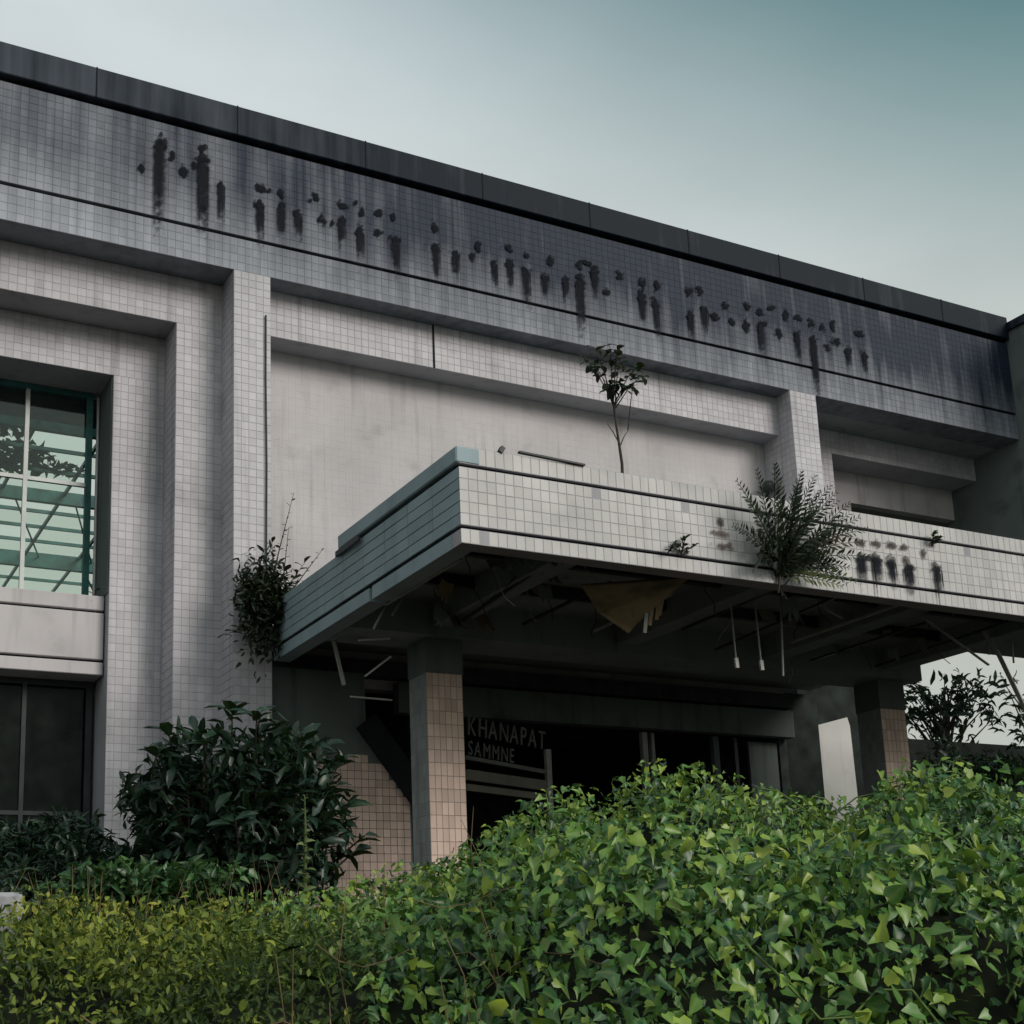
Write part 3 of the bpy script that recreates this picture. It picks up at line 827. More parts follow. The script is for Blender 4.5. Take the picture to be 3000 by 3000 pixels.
def debris():
    rr = random.Random(3)
    for k in range(22):
        x = rr.uniform(6.95, 8.6) if k < 12 else rr.uniform(9.5, 16.0); y = rr.uniform(12.8, 15.6); z = 6.42
        w = rr.uniform(.10, .34); h = rr.uniform(.12, .42); a = rr.uniform(-.7, .7)
        u = Vector((math.cos(a), math.sin(a), rr.uniform(-.3, .3))); v = Vector((rr.uniform(-.35, .35), rr.uniform(-.6, .2), -1)).normalized()
        o = Vector((x, y, z - rr.uniform(0, .12)))
        n = 6
        pts = [o, o + u * w * .5 + v * .02, o + u * w] + [o + u * w * (1 - i / n) + v * h * rr.uniform(.45, 1.0) for i in range(n + 1)]
        t = u.cross(v).normalized() * .012
        m = len(pts)
        V = pts + [p + t for p in pts]
        F = [tuple(range(m)), tuple(range(2 * m - 1, m - 1, -1))] + [(i, i + m, (i + 1) % m + m, (i + 1) % m) for i in range(m)]
        link('torn_ceiling_sheet', raw_mesh('torn_ceiling_sheet', V, F), MT['ply' if k % 5 == 0 else 'signboard' if k % 2 else 'dark_conc'], can)
    for k in range(18):
        x = rr.uniform(6.9, 8.9) if k < 10 else rr.uniform(9.5, 16); y = rr.uniform(12.8, 15.6); ln = rr.uniform(.3, .8)
        dx = rr.uniform(-.35, .35)
        pts = [Vector((x + dx * q * q + .03 * math.sin(q * 9 + k), y + .04 * math.sin(q * 7 + k), 6.5 - ln * q)) for q in [i / 6 for i in range(7)]]
        tube('hanging_wire', pts, .007, MT['steel_dark' if k % 3 else 'strip'], can, 4)
debris()

# columns
def column(x0, label, singles):
    c = thing('canopy_column', label, 'column', (x0 + .27, 16.27, G0), 'square columns under the canopy')
    box('column_core', x0, x0 + .54, 16.012, 16.54, G0 - .2, 6.098, MT['pink_grout'], c)
    zt = 5.62
    tiles(c, (x0, 16.012, G0), X, Z_, FRONT, .54, zt - G0, .09, .1737, MT['pink_tile'], joint=.007, singles=132 if singles else 0)
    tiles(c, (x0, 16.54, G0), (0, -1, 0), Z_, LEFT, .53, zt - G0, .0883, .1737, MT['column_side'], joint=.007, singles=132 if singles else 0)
    box('column_head', x0 - .012, x0 + .552, 16.0, 16.55, zt, 6.097, MT['dark_plaster'], c)
    return c
column(7.925, 'pink tiled square column in front of the fallen sign board', True)
column(16.06, 'pink tiled square column beside the lit wall patch and the overgrown passage', False)

# fallen sign board with dull letters in the entrance
sg = thing('fallen_sign', 'dull entrance sign board hanging askew with two rows of letters', 'sign', (10.4, 18.4, 4.2))
def sign():
    A = Vector((9.55, 18.05, 4.86)); B = Vector((11.15, 18.35, 4.74))
    bar('sign_rail', A, B, .05, .06, MT['letters'], sg)
    bar('sign_rail', A - Vector((0, 0, .26)), B - Vector((0, 0, .22)), .06, .16, MT['signboard'], sg)
    bar('sign_rail', A - Vector((0, 0, .45)), B - Vector((0, 0, .40)), .05, .10, MT['signboard'], sg)
    box('sign_post', 11.13, 11.22, 18.3, 18.38, G0, 5.1, MT['strip'], sg)
    U = (B - A).normalized(); yaw = math.atan2(U.y, U.x); roll = math.asin(-U.z)
    for txt, off, size in (('KHANAPAT', .36, .42), ('SAMMNE', .05, .32)):
        s = 0.05
        for ch in txt:
            if ch == ' ':
                s += .12; continue
            cu = bpy.data.curves.new('letter', 'FONT'); cu.body = ch; cu.size = size; cu.extrude = .012
            ob = bpy.data.objects.new('letter_tmp', cu)
            me = bpy.data.meshes.new_from_object(ob)
            bpy.data.objects.remove(ob)
            wd = max((v.co.x for v in me.vertices), default=.1)
            o = link('letter', me, MT['letters'], None)
            p = A + U * s + Vector((0, 0, off))
            o.matrix_basis = Matrix.Translation(p) @ Matrix.Rotation(yaw, 4, 'Z') @ Matrix.Rotation(roll, 4, 'Y') @ Matrix.Rotation(math.pi / 2, 4, 'X') @ Matrix.Diagonal((.62, 1, 1, 1))
            adopt(o, sg)
            s += wd * .62 + .035
sign()

# small lamp ball on the reveal of the far pillar
lamp = thing('wall_lamp', 'small dark round lamp fixed beside the far pillar above the canopy', 'lamp', (16.45, 18.8, 10.3))
def lamp_parts():
    bm = bmesh.new(); bmesh.ops.create_icosphere(bm, subdivisions=2, radius=.13, matrix=Matrix.Translation((16.42, 18.62, 10.33)))
    me = bpy.data.meshes.new('globe'); bm.to_mesh(me); bm.free()
    link('globe', me, MT['steel_dark'], lamp)
    bar('bracket', (16.44, 18.86, 10.40), (16.42, 18.62, 10.36), .04, .04, MT['steel_dark'], lamp)
lamp_parts()

# ------------------------------------------------------------------ glazed roof behind the tall window
sk = thing('glass_roof', 'glazed atrium roof with teal steel frame seen through the tall window', 'skylight', (2, 22, 11.4))
def skylight():
    ZR = 11.5
    big = {23.5: .18, 27.0: .26, 31.2: .34, 35.2: .30}
    ys = [22.3, 23.5, 24.7, 25.8, 27.0, 28.2, 29.2, 30.2, 31.2, 33.2, 35.2]
    x0, x1 = -3.0, 8.9
    for y in ys[1:]:
        if y in big:
            box('purlin', x0, x1, y - .06, y + .06, ZR - big[y], ZR, MT['steel_green'], sk)
        else:
            box('purlin', x0, x1, y - .025, y + .025, ZR - .07, ZR, MT['steel_green'], sk)
    xs = [x0 + 1.19 * i for i in range(11)]
    for i, x in enumerate(xs):
        bar('rafter', (x, 22.3, ZR - .04), (x, 35.2, ZR - .04), .05, .075, MT['steel_green'], sk)
    for i in range(9):
        bar('brace', (x0 + 1.19 * i + .2, 27.0, ZR - .13), (x0 + 1.19 * i + 1.5, 31.2, ZR - .1), .03, .03, MT['steel_green'], sk)
    for i in range(5):
        bar('brace', (x0 + 2.4 * i, 31.2, ZR - .15), (x0 + 2.4 * i + 1.4, 35.2, ZR - .12), .03, .03, MT['steel_green'], sk)
    for j in range(len(ys) - 1):
        for i in range(len(xs) - 1):
            if random.random() < .14 and j < 8:
                continue
            box('pane', xs[i] + .03, xs[i + 1] - .03, ys[j] + .03, ys[j + 1] - .03, ZR + .004, ZR + .012, MT['skyglass'], sk)
    # rotting leaves and torn sheeting lying on the glass
    for (cx, cy, rx, ry, n) in ((4.1, 25.3, .6, .5, 170), (4.9, 25.9, .5, .3, 80), (3.6, 26.0, .9, .5, 230), (3.7, 24.3, .6, .25, 70), (3.8, 27.6, .5, .3, 90)):
        a = rng.random(n) * 2 * math.pi; q = np.sqrt(rng.random(n))
        p = np.stack([cx + rx * q * np.cos(a), cy + ry * q * np.sin(a), np.full(n, ZR + .03) + rng.random(n) * .05], -1)
        d = np.stack([np.cos(a * 7), np.sin(a * 7), rng.normal(0, .15, n)], -1)
        leaf_cloud('leaf_litter', p, d, np.tile((0, 0, 1.), (n, 1)) + rng.normal(0, .2, (n, 3)), .10 + .14 * rng.random(n), rng.random(n), MT['roofplant'], sk)
skylight()

# ------------------------------------------------------------------ plants on the building
def twig_leaves(pts, per, size, spread=.5):
    """leaf positions along a polyline"""
    P, D, Nn, S = [], [], [], []
    pts = [Vector(p) for p in pts]
    for k in range(per):
        t = (k + .6) / per * (len(pts) - 1); i = min(int(t), len(pts) - 2)
        p = pts[i].lerp(pts[i + 1], t - i); d = (pts[i + 1] - pts[i]).normalized()
        a = k * 2.4 + random.random()
        s = Vector((math.cos(a), math.sin(a), random.uniform(-.2, .5)))
        P.append(p); D.append(d * (1 - spread) + s * spread); Nn.append(Vector((random.gauss(0, .3), -.5, .8))); S.append(size * random.uniform(.7, 1.2))
    return P, D, Nn, S

def arr(a):
    return np.array([tuple(v) for v in a], float)

# sapling growing on the canopy roof
sap = thing('roof_sapling', 'thin bare-stemmed sapling with a small dark crown growing on the canopy roof', 'tree', (9.72, 13.9, 6.8))
def sapling():
    base = Vector((9.78, 13.9, 6.80))
    tube('trunk', [base, (9.80, 13.9, 7.5), (9.83, 13.92, 8.1), (9.80, 13.95, 8.62), (9.77, 13.95, 9.0)], [.030, .026, .022, .018, .014], MT['bark'], sap)
    tips = [(9.42, 13.8, 9.35), (9.35, 13.95, 9.55), (9.60, 13.7, 9.62), (9.62, 14.1, 9.80), (9.80, 13.8, 9.72), (9.95, 14.0, 9.62), (10.12, 13.8, 9.50), (10.30, 13.95, 9.45), (9.72, 13.7, 9.15), (9.92, 13.7, 9.12), (9.62, 13.8, 9.08), (9.85, 14.1, 9.3)]
    lines, P, D, Nn, S = [], [], [], [], []
    top = Vector((9.79, 13.95, 8.72))
    for k, t in enumerate(tips):
        t = Vector(t); st = top.lerp(Vector((9.77, 13.95, 9.0)), random.random())
        mid = st.lerp(t, .55) + Vector((0, 0, .07))
        pts = [st, mid, t]
        lines.append((pts, [.010, .007, .004]))
        a, b, c, e = twig_leaves([mid, t], 10, .15, .75)
        for q in range(len(b)):
            b[q] = b[q] + Vector((0, 0, -.45))
        P += a; D += b; Nn += c; S += e
    for st, t in (((9.82, 13.92, 8.35), (9.62, 13.9, 8.62)), ((9.82, 13.92, 8.35), (9.98, 13.95, 8.6)), ((9.98, 13.95, 8.6), (10.08, 13.9, 9.3))):
        lines.append(([Vector(st), Vector(st).lerp(Vector(t), .5) + Vector((0, 0, .02)), Vector(t)], [.009, .007, .004]))
    for pts, rad in lines:
        tube('branch', pts, rad, MT['bark'], sap, 5)
    leaf_objects(arr(P), arr(D), arr(Nn), np.array(S), LANCE_V * np.array((1.7, 1, 1)), MT['roofplant'], sap)
sapling()

# frond with leaflets, one mesh per frond
def frond(name, base, tip, sag, leaflet, mat, parent, n=13, wmul=1.0):
    base, tip = Vector(base), Vector(tip)
    pts = [base.lerp(tip, t) + Vector((0, 0, sag * 4 * t * (1 - t))) for t in [i / 7 for i in range(8)]]
    V, F = tube_arrays(pts, [.010 - .001 * i for i in range(8)], 4)
    side = (tip - base).cross(Vector((0, 1, .2))).normalized()
    for k in range(n):
        t = .12 + .86 * k / (n - 1); i = min(int(t * 7), 6)
        p = pts[i].lerp(pts[i + 1], t * 7 - i); d = (pts[i + 1] - pts[i]).normalized()
        ln = leaflet * (math.sin(math.pi * (.15 + .8 * t)) + .25)
        for s in (-1, 1):
            dd = (d * .75 + side * s * .8 + Vector((random.gauss(0, .1), random.gauss(-.1, .2), random.gauss(0, .1)))).normalized()
            x = dd.cross(Vector((0, -1, .3))).normalized() * ln * .20 * wmul
            o = len(V)
            V += [p, p + dd * ln * .5 + x, p + dd * ln, p + dd * ln * .5 - x]
            F.append((o, o + 1, o + 2, o + 3))
    me = raw_mesh(name, V, F, np.full(len(V), random.random()))
    return link(name, me, mat, parent)

fern = thing('fern_clump', 'large dark fern clump rooted in the front face of the canopy', 'fern', (10.8, 12.15, 6.15))
def fern_clump():
    b = (10.80, 12.17, 6.20)
    tips = [(10.05, 11.85, 7.02), (10.28, 11.8, 7.15), (10.48, 11.75, 7.22), (10.62, 11.9, 7.30), (10.78, 11.7, 7.16), (10.92, 11.85, 7.24), (11.06, 11.8, 7.20), (11.22, 11.75, 7.10), (11.38, 11.85, 7.08), (11.50, 11.8, 6.95),
            (11.62, 11.8, 6.82), (11.78, 11.85, 6.72), (10.12, 11.8, 6.82), (10.0, 11.9, 6.55), (10.15, 11.75, 6.45), (11.3, 11.6, 6.75), (10.6, 11.6, 6.95), (10.9, 11.6, 6.95), (10.4, 11.6, 6.8), (11.1, 11.55, 6.85),
            (10.3, 11.6, 6.35), (11.6, 11.7, 6.35), (11.3, 11.7, 6.2), (10.75, 11.5, 6.7), (11.0, 11.5, 6.55)]
    for t in tips:
        frond('frond', Vector(b) + Vector((random.gauss(0, .07), 0, random.gauss(0, .05))), Vector(b).lerp(Vector(t), 1.16), .10, .115, MT['roofplant'], fern, 17, .75)
    for k in range(9):
        a = -1.3 + 2.6 * k / 8
        frond('frond', b, Vector(b) + Vector((math.sin(a) * .75, -.35, .10 + .18 * math.cos(a) - .22 * abs(a))), .20, .10, MT['roofplant'], fern, 15, .8)
    frond('frond', b, (11.82, 11.8, 6.62), .12, .12, MT['browntip'], fern, 12)
    frond('frond', b, (11.70, 11.85, 6.78), .10, .12, MT['browntip'], fern, 12)
    frond('frond', b, (11.42, 11.8, 6.02), .04, .11, MT['palefrond'], fern, 12)
    frond('frond', b, (11.65, 11.8, 6.10), .10, .10, MT['palefrond'], fern, 12)
    tubes('root', [([Vector(b), (10.74, 12.14, 6.05), (10.70 + .06 * k, 12.12, 5.95 - .03 * k)], [.03, .018, .008]) for k in range(3)], MT['bark'], fern)
fern_clump()

# leafy weed hanging in the corner of canopy and pillar
wd = thing('corner_weed', 'dark bushy weed with thin upright sprays in the corner of canopy and pillar', 'plant', (6.3, 17.85, 6.4))
def corner_weed():
    base = Vector((6.33, 17.93, 6.55))
    tips = [(6.72, 17.7, 8.55), (6.62, 17.65, 8.0), (6.35, 17.6, 7.75), (6.15, 17.65, 7.45), (5.98, 17.7, 7.22), (7.12, 17.6, 7.72), (6.85, 17.6, 7.5), (6.85, 17.6, 7.05), (5.82, 17.7, 6.85), (5.72, 17.75, 6.35), (6.5, 17.5, 7.3), (6.2, 17.5, 7.1), (6.0, 17.6, 6.9), (6.45, 17.55, 6.8), (6.6, 17.55, 7.1)]
    P, D, Nn, S = [], [], [], []
    for k, t in enumerate(tips):
        t = Vector(t); mid = base.lerp(t, .5) + Vector((random.gauss(0, .05), -.1, .05))
        tube('stem', [base, mid, t], [.014, .009, .003], MT['bark'], wd, 5)
        a, b, c, e = twig_leaves([base.lerp(mid, .6), mid, t], 16 if k else 20, .16 if k not in (0, 1, 5) else .075, .7)
        P += a; D += b; Nn += c; S += e
    leaf_objects(arr(P), arr(D), arr(Nn), np.array(S), LANCE_V * np.array((1.3, 1, 1)), MT['roofplant'], wd)
    n = 1500
    p = np.stack([6.28 + rng.normal(0, .18, n), 17.72 + rng.normal(0, .08, n), 6.82 + rng.normal(0, .30, n)], -1)
    p[:, 0] = np.clip(p[:, 0], 5.92, 6.66)
    leaf_cloud('inner_foliage', p, rng.normal(0, 1, (n, 3)) + np.array((0, -.3, .2)), rng.normal(0, .5, (n, 3)) + np.array((0, -.7, .6)), .09 + .06 * rng.random(n), rng.random(n) * .5, MT['roofplant'], wd, LANCE_V)
corner_weed()

def sprout(base, h, n, label, size=.09):
    s = thing('wall_sprout', label, 'plant', base)
    b = Vector(base); P, D, Nn, S = [], [], [], []
    for k in range(n):
        t = b + Vector((random.gauss(0, h * .35), -.06 - .06 * random.random(), h * random.uniform(.4, 1.0)))
        tube('stem', [b, b.lerp(t, .5) + Vector((0, -.02, .02)), t], [.007, .005, .002], MT['bark'], s, 4)
        a, e, c, g = twig_leaves([b.lerp(t, .2), t], 6, size, .7)
        P += a; D += e; Nn += c; S += g
    leaf_objects(arr(P), arr(D), arr(Nn), np.array(S), LANCE_V * np.array((1.5, 1, 1)), MT['roofplant'], s)
sprout((9.36, 12.19, 6.28), .22, 4, 'small dark sprout in the lower groove of the canopy front')
sprout((9.16, 12.19, 6.28), .10, 2, 'tiny low sprout beside a larger one in the canopy groove', .07)
sprout((13.42, 12.19, 6.88), .17, 4, 'small dark sprout in the upper groove of the canopy front')
sprout((4.30, 19.5, 7.0), .30, 5, 'dark weed on the ledge below the tall window', .12)

# ------------------------------------------------------------------ foreground thicket
RH = np.array((math.cos(YAW), math.sin(YAW))); FH = np.array((-math.sin(YAW), math.cos(YAW)))
def st_to_xy(s, t):
    return s * RH[0] + t * FH[0], s * RH[1] + t * FH[1]

wrng = np.random.default_rng(5)
waves = [(wrng.normal(0, 1, 2) * k, wrng.random() * 6.28, a) for k, a in ((1.3, .07), (2.2, .06), (2.8, .05), (3.6, .04), (5.0, .03))]
NCL = 420
CL_S = wrng.uniform(-4.5, 5.5, NCL); CL_T = wrng.uniform(2.4, 9.4, NCL)
CL_R = wrng.uniform(.14, .42, NCL); CL_H = CL_R * wrng.uniform(.35, .75, NCL)
BIG = (CL_T < 6.0) & (CL_S > -.6)
BIG[60:] = False
CL_R[BIG] = wrng.uniform(.45, .85, BIG.sum()); CL_H[BIG] = CL_R[BIG] * wrng.uniform(.34, .5, BIG.sum())
GS = np.arange(-7, 7.5, .03); GT = np.arange(2.0, 11.0, .03)
def clump_grid():
    z = np.zeros((len(GT), len(GS)))
    for k in range(NCL):
        i0, i1 = np.searchsorted(GS, (CL_S[k] - CL_R[k], CL_S[k] + CL_R[k])); j0, j1 = np.searchsorted(GT, (CL_T[k] - CL_R[k], CL_T[k] + CL_R[k]))
        q = ((GS[None, i0:i1] - CL_S[k]) ** 2 + (GT[j0:j1, None] - CL_T[k]) ** 2) / CL_R[k] ** 2
        z[j0:j1, i0:i1] = np.maximum(z[j0:j1, i0:i1], CL_H[k] * np.sqrt(np.clip(1 - q, 0, 1)))
    return z
CLG = clump_grid()
def clumps(s, t):
    a = np.clip((np.asarray(s, float) + 7) / .03, 0, len(GS) - 2.01); b = np.clip((np.asarray(t, float) - 2) / .03, 0, len(GT) - 2.01)
    i = a.astype(int); j = b.astype(int); a = a - i; b = b - j
    return CLG[j, i] * (1 - a) * (1 - b) + CLG[j, i + 1] * a * (1 - b) + CLG[j + 1, i] * (1 - a) * b + CLG[j + 1, i + 1] * a * b
def bumps(s, t):
    z = 0
    for k, ph, a in waves:
        z = z + a * np.sin(k[0] * s + k[1] * t + ph)
    return z
CREST_S = np.array([-6, -3.1, -1.35, -0.1, .40, .80, 1.4, 2.0, 2.6, 3.36, 6])
CREST_Z = np.array([1.97, 1.97, 1.97, 2.20, 2.54, 2.60, 2.54, 2.46, 2.58, 2.42, 2.40])
def thicket_z(s, t):
    u = s * 8.5 / np.maximum(t, 3.0)
    zc = np.interp(u, CREST_S, CREST_Z)
    tc = 8.5
    q = (t - 2.4) / (tc - 2.4)
    ph = 1.1 * s + .6 * np.sin(1.7 * s)
    q2 = np.clip(q + .085 * np.sin(2 * math.pi * t / 2.3 + ph), -.1, 1.0)
    z = 1.05 + (zc - 1.05) * np.power(np.clip(q2, 0, 1), .92)
    z = np.where(t > tc, zc - (t - tc) * .55, z)
    return z + bumps(s, t) * np.where(t > tc - 1.2, .45, 1.0) + clumps(s, t) * np.where(t > tc - 1.0, .75, 1.0) - .09

def thicket_normal(s, t):
    e = .04
    ds = (thicket_z(s + e, t) - thicket_z(s - e, t)) / (2 * e)
    dt = (thicket_z(s, t + e) - thicket_z(s, t - e)) / (2 * e)
    nx = -(ds * RH[0] + dt * FH[0]); ny = -(ds * RH[1] + dt * FH[1])
    return norm(np.stack([nx, ny, np.ones_like(nx)], -1))

def thicket_points(n, smin, smax, tmin, tmax, keep):
    s = rng.uniform(smin, smax, n); t = rng.uniform(tmin, tmax, n)
    k = keep(s, t)
    s, t = s[k], t[k]
    nn = thicket_normal(s, t)
    k = rng.random(len(s)) < np.clip(1 / np.maximum(nn[:, 2], .2), 1, 3) / 3       # as many leaves on steep faces as on flat ones
    s, t, nn = s[k], t[k], nn[k]
    x, y = st_to_xy(s, t)
    return s, t, np.stack([x, y, thicket_z(s, t)], -1), nn

def body(name, smin, smax, tmin, tmax, drop, mat, parent):
    ss = np.linspace(smin, smax, 180); tt = np.linspace(tmin, tmax, 140)
    S, T = np.meshgrid(ss, tt)
    x, y = st_to_xy(S, T)
    v = np.stack([x, y, thicket_z(S, T) - drop], -1).reshape(-1, 3)
    q = [(j * 180 + i, j * 180 + i + 1, (j + 1) * 180 + i + 1, (j + 1) * 180 + i) for j in range(139) for i in range(179)]
    o = link(name, fast_mesh(name, v, q), mat, parent, 'stuff')
    for p in o.data.polygons:
        p.use_smooth = True

def edge_noise(t):
    return .03 * np.sin(t * 2.1) + .02 * np.sin(t * 5.3 + 1)
def in_vine(s, t):
    return s / t > np.where(t > 6.2, -.155, -.085) + edge_noise(t)

vine = thing('vine_thicket', 'bright green heart-leaved vine thicket smothering the bank below the canopy', 'vine', (3.5, 5.5, 1.0))
def vines():
    body('thatch', -6, 6.5, 2.3, 10.5, .22, MT['thatch'], vine)
    s, t, p, n = thicket_points(240000, -1.6, 6.0, 2.4, 9.6, in_vine)
    N = len(s)
    lift = rng.random(N) ** 1.3 * .26 - .17
    p = p + n * lift[:, None]
    down = np.stack([-FH[0] * np.ones(N), -FH[1] * np.ones(N), -np.ones(N) * .9], -1)
    d = down * .6 + rng.normal(0, .65, (N, 3))
    nn = n * .8 + np.array((SUN_DIR.x * .4, SUN_DIR.y * .4 , .55)) + rng.normal(0, .6, (N, 3))
    size = .028 + .036 * rng.random(N) ** 2 + np.where(t < 5, .004, 0)
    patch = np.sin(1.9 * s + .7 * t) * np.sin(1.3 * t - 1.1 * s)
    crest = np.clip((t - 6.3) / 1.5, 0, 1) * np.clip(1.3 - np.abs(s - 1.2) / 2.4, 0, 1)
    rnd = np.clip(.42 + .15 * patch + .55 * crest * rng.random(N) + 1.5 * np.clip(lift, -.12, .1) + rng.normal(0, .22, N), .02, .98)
    # pull out the leaves that show largest as single objects
    near = np.argsort(t + np.abs(s) * .15 - lift * 3 + (np.abs(s / t) > .42) * 50)
    first = near[:260]; rest = near[260:]
    for lo, hi, key in ((0, .33, 0), (.33, .6, 1), (.6, 1.01, 2)):
        sel = first[(rnd[first] >= lo) & (rnd[first] < hi)]
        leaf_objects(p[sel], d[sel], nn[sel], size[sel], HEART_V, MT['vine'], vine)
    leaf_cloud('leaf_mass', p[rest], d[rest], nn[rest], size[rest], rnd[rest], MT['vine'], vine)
    # upright new shoots and curling tendrils along the crest
    for k in range(34):
        ss = random.uniform(-.1, 3.6); tt = random.uniform(7.6, 8.6)
        x, y = st_to_xy(ss, tt); z = float(thicket_z(np.array(ss), np.array(tt)))
        b = Vector((x, y, z - .05)); h = random.uniform(.10, .30); a = random.uniform(0, 6.28); c = random.uniform(.05, .14)
        pts = [b]
        for i in range(1, 8):
            q = i / 7
            pts.append(b + Vector((RH[0] * c * math.sin(a + q * 4.2), RH[1] * c * math.sin(a + q * 4.2), h * math.sin(q * 2.3) / .95)) + Vector((0, 0, .0)))
        tube('tendril', pts, [.006 - .0005 * i for i in range(8)], MT['stem'], vine, 4)
        P, D, Nn, S = twig_leaves(pts[1:], 4, .05, .8)
        leaf_objects(arr(P), arr(D), arr(Nn), np.array(S), HEART_V, MT['vine'], vine)
    # runners
    lines = []
    for k in range(60):
        ss = random.uniform(-.6, 3.0); tt = random.uniform(3.0, 8.2); a = random.uniform(-.6, .6) + (math.pi if random.random() < .5 else 0)
        pts = []
        for i in range(9):
            q = i * .09
            s2 = ss + math.cos(a) * q; t2 = tt + math.sin(a) * q * .7 + .05 * math.sin(i * 1.3 + k)
            x, y = st_to_xy(s2, t2)
            pts.append((x, y, float(thicket_z(np.array(s2), np.array(t2))) + .03 + .03 * math.sin(i * 1.1 + k)))
        lines.append((pts, .004))
    tubes('runner', lines, MT['stem'], vine, 4, 'stuff')
vines()

weeds = thing('weed_bank', 'olive and yellow-green weeds with dry stalks on the bank below the dark shrub', 'weeds', (0.6, 5.5, .8))
def weed_bank():
    s, t, p, n = thicket_points(230000, -4.6, .4, 2.4, 9.4, lambda a, b: ~in_vine(a, b) & (a / b > -.75))
    N = len(s)
    lift = rng.random(N) ** 1.3 * .26 - .14
    p = p + n * lift[:, None]
    d = np.array((0, 0, .4)) + rng.normal(0, .7, (N, 3))
    nn = n * .6 + np.array((SUN_DIR.x * .4, SUN_DIR.y * .4, .5)) + rng.normal(0, .5, (N, 3))
    top = np.clip((t - 4.9) / 1.3, 0, 1)
    mid = np.clip(1 - np.abs(s / t + .25) / .14, 0, 1)
    size = .022 + .022 * rng.random(N) + .010 * top
    rnd = np.clip(.22 + .75 * top * (.35 + .65 * mid) * (.5 + .5 * rng.random(N)) + 1.2 * np.clip(lift, -.1, .1) + rng.normal(0, .15, N), .02, .98)
    leaf_cloud('leaf_mass', p, d, nn, size, rnd, MT['weed'], weeds, LANCE_V * np.array((1.5, 1, 1)))
    # grass blades and dry stalks
    s, t, p, n = thicket_points(2600, -4.0, -.3, 3.0, 9.2, lambda a, b: ~in_vine(a, b))
    N = len(s)
    d = np.array((0, 0, 1.0)) + rng.normal(0, .45, (N, 3))
    leaf_cloud('grass_blade', p - np.array((0, 0, .05)), d, rng.normal(0, 1, (N, 3)), .07 + .09 * rng.random(N), np.clip(rng.normal(.6, .2, N), 0, 1), MT['weed'], weeds, BLADE_V)
    lines = []
    for k in range(150):
        ss = random.uniform(-3.2, -1.2); tt = random.uniform(6.4, 8.8) if k % 8 else random.uniform(3.0, 5.0)
        if tt < 5:
            ss = random.uniform(-.55, .05)
        x, y = st_to_xy(ss, tt); z = float(thicket_z(np.array(ss), np.array(tt)))
        h = random.uniform(.12, .36); a = random.uniform(-.4, .4)
        lines.append(([(x, y, z - .05), (x + a * h * .4, y, z + h * .5), (x + a * h, y + random.gauss(0, .05), z + h)], [.0025, .002, .001]))
    tubes('dry_stalk', lines, MT['drystem'], weeds, 4, 'stuff')
    # twiggy brown tangle where vine and weeds meet
    lines = []
    for k in range(30):
        ss = random.uniform(-.65, .10); tt = random.uniform(2.9, 4.8)
        x, y = st_to_xy(ss, tt); z = float(thicket_z(np.array(ss), np.array(tt)))
        a = random.uniform(0, 6.28)
        pts = [(x + math.cos(a) * q * .09, y + math.sin(a) * q * .09, z + .02 + .07 * math.sin(q * .8 + k) + .02 * q) for q in range(5)]
        lines.append((pts, .002))
    tubes('twig', lines, MT['drystem'], weeds, 4, 'stuff')
weed_bank()

stalk = thing('yellow_stalk', 'single tall yellow-green weed stalk in front of the dark shrub', 'plant', (3.28, 8.5, 2.0))
def yellow_stalk():
    pts = [(3.28, 8.5, 2.05), (3.285, 8.5, 2.35), (3.29, 8.5, 2.6), (3.285, 8.5, 2.83)]
    tube('stem', pts, [.014, .012, .009, .004], MT['palefrond'], stalk, 6)
    P, D, Nn, S = twig_leaves(pts[:3], 22, .07, .8)
    leaf_objects(arr(P), arr(D), arr(Nn), np.array(S), HEART_V, MT['palefrond'], stalk)
    P, D, Nn, S = twig_leaves(pts[2:], 12, .03, .6)
    leaf_objects(arr(P), arr(D), arr(Nn), np.array(S), LANCE_V, MT['palefrond'], stalk)
yellow_stalk()

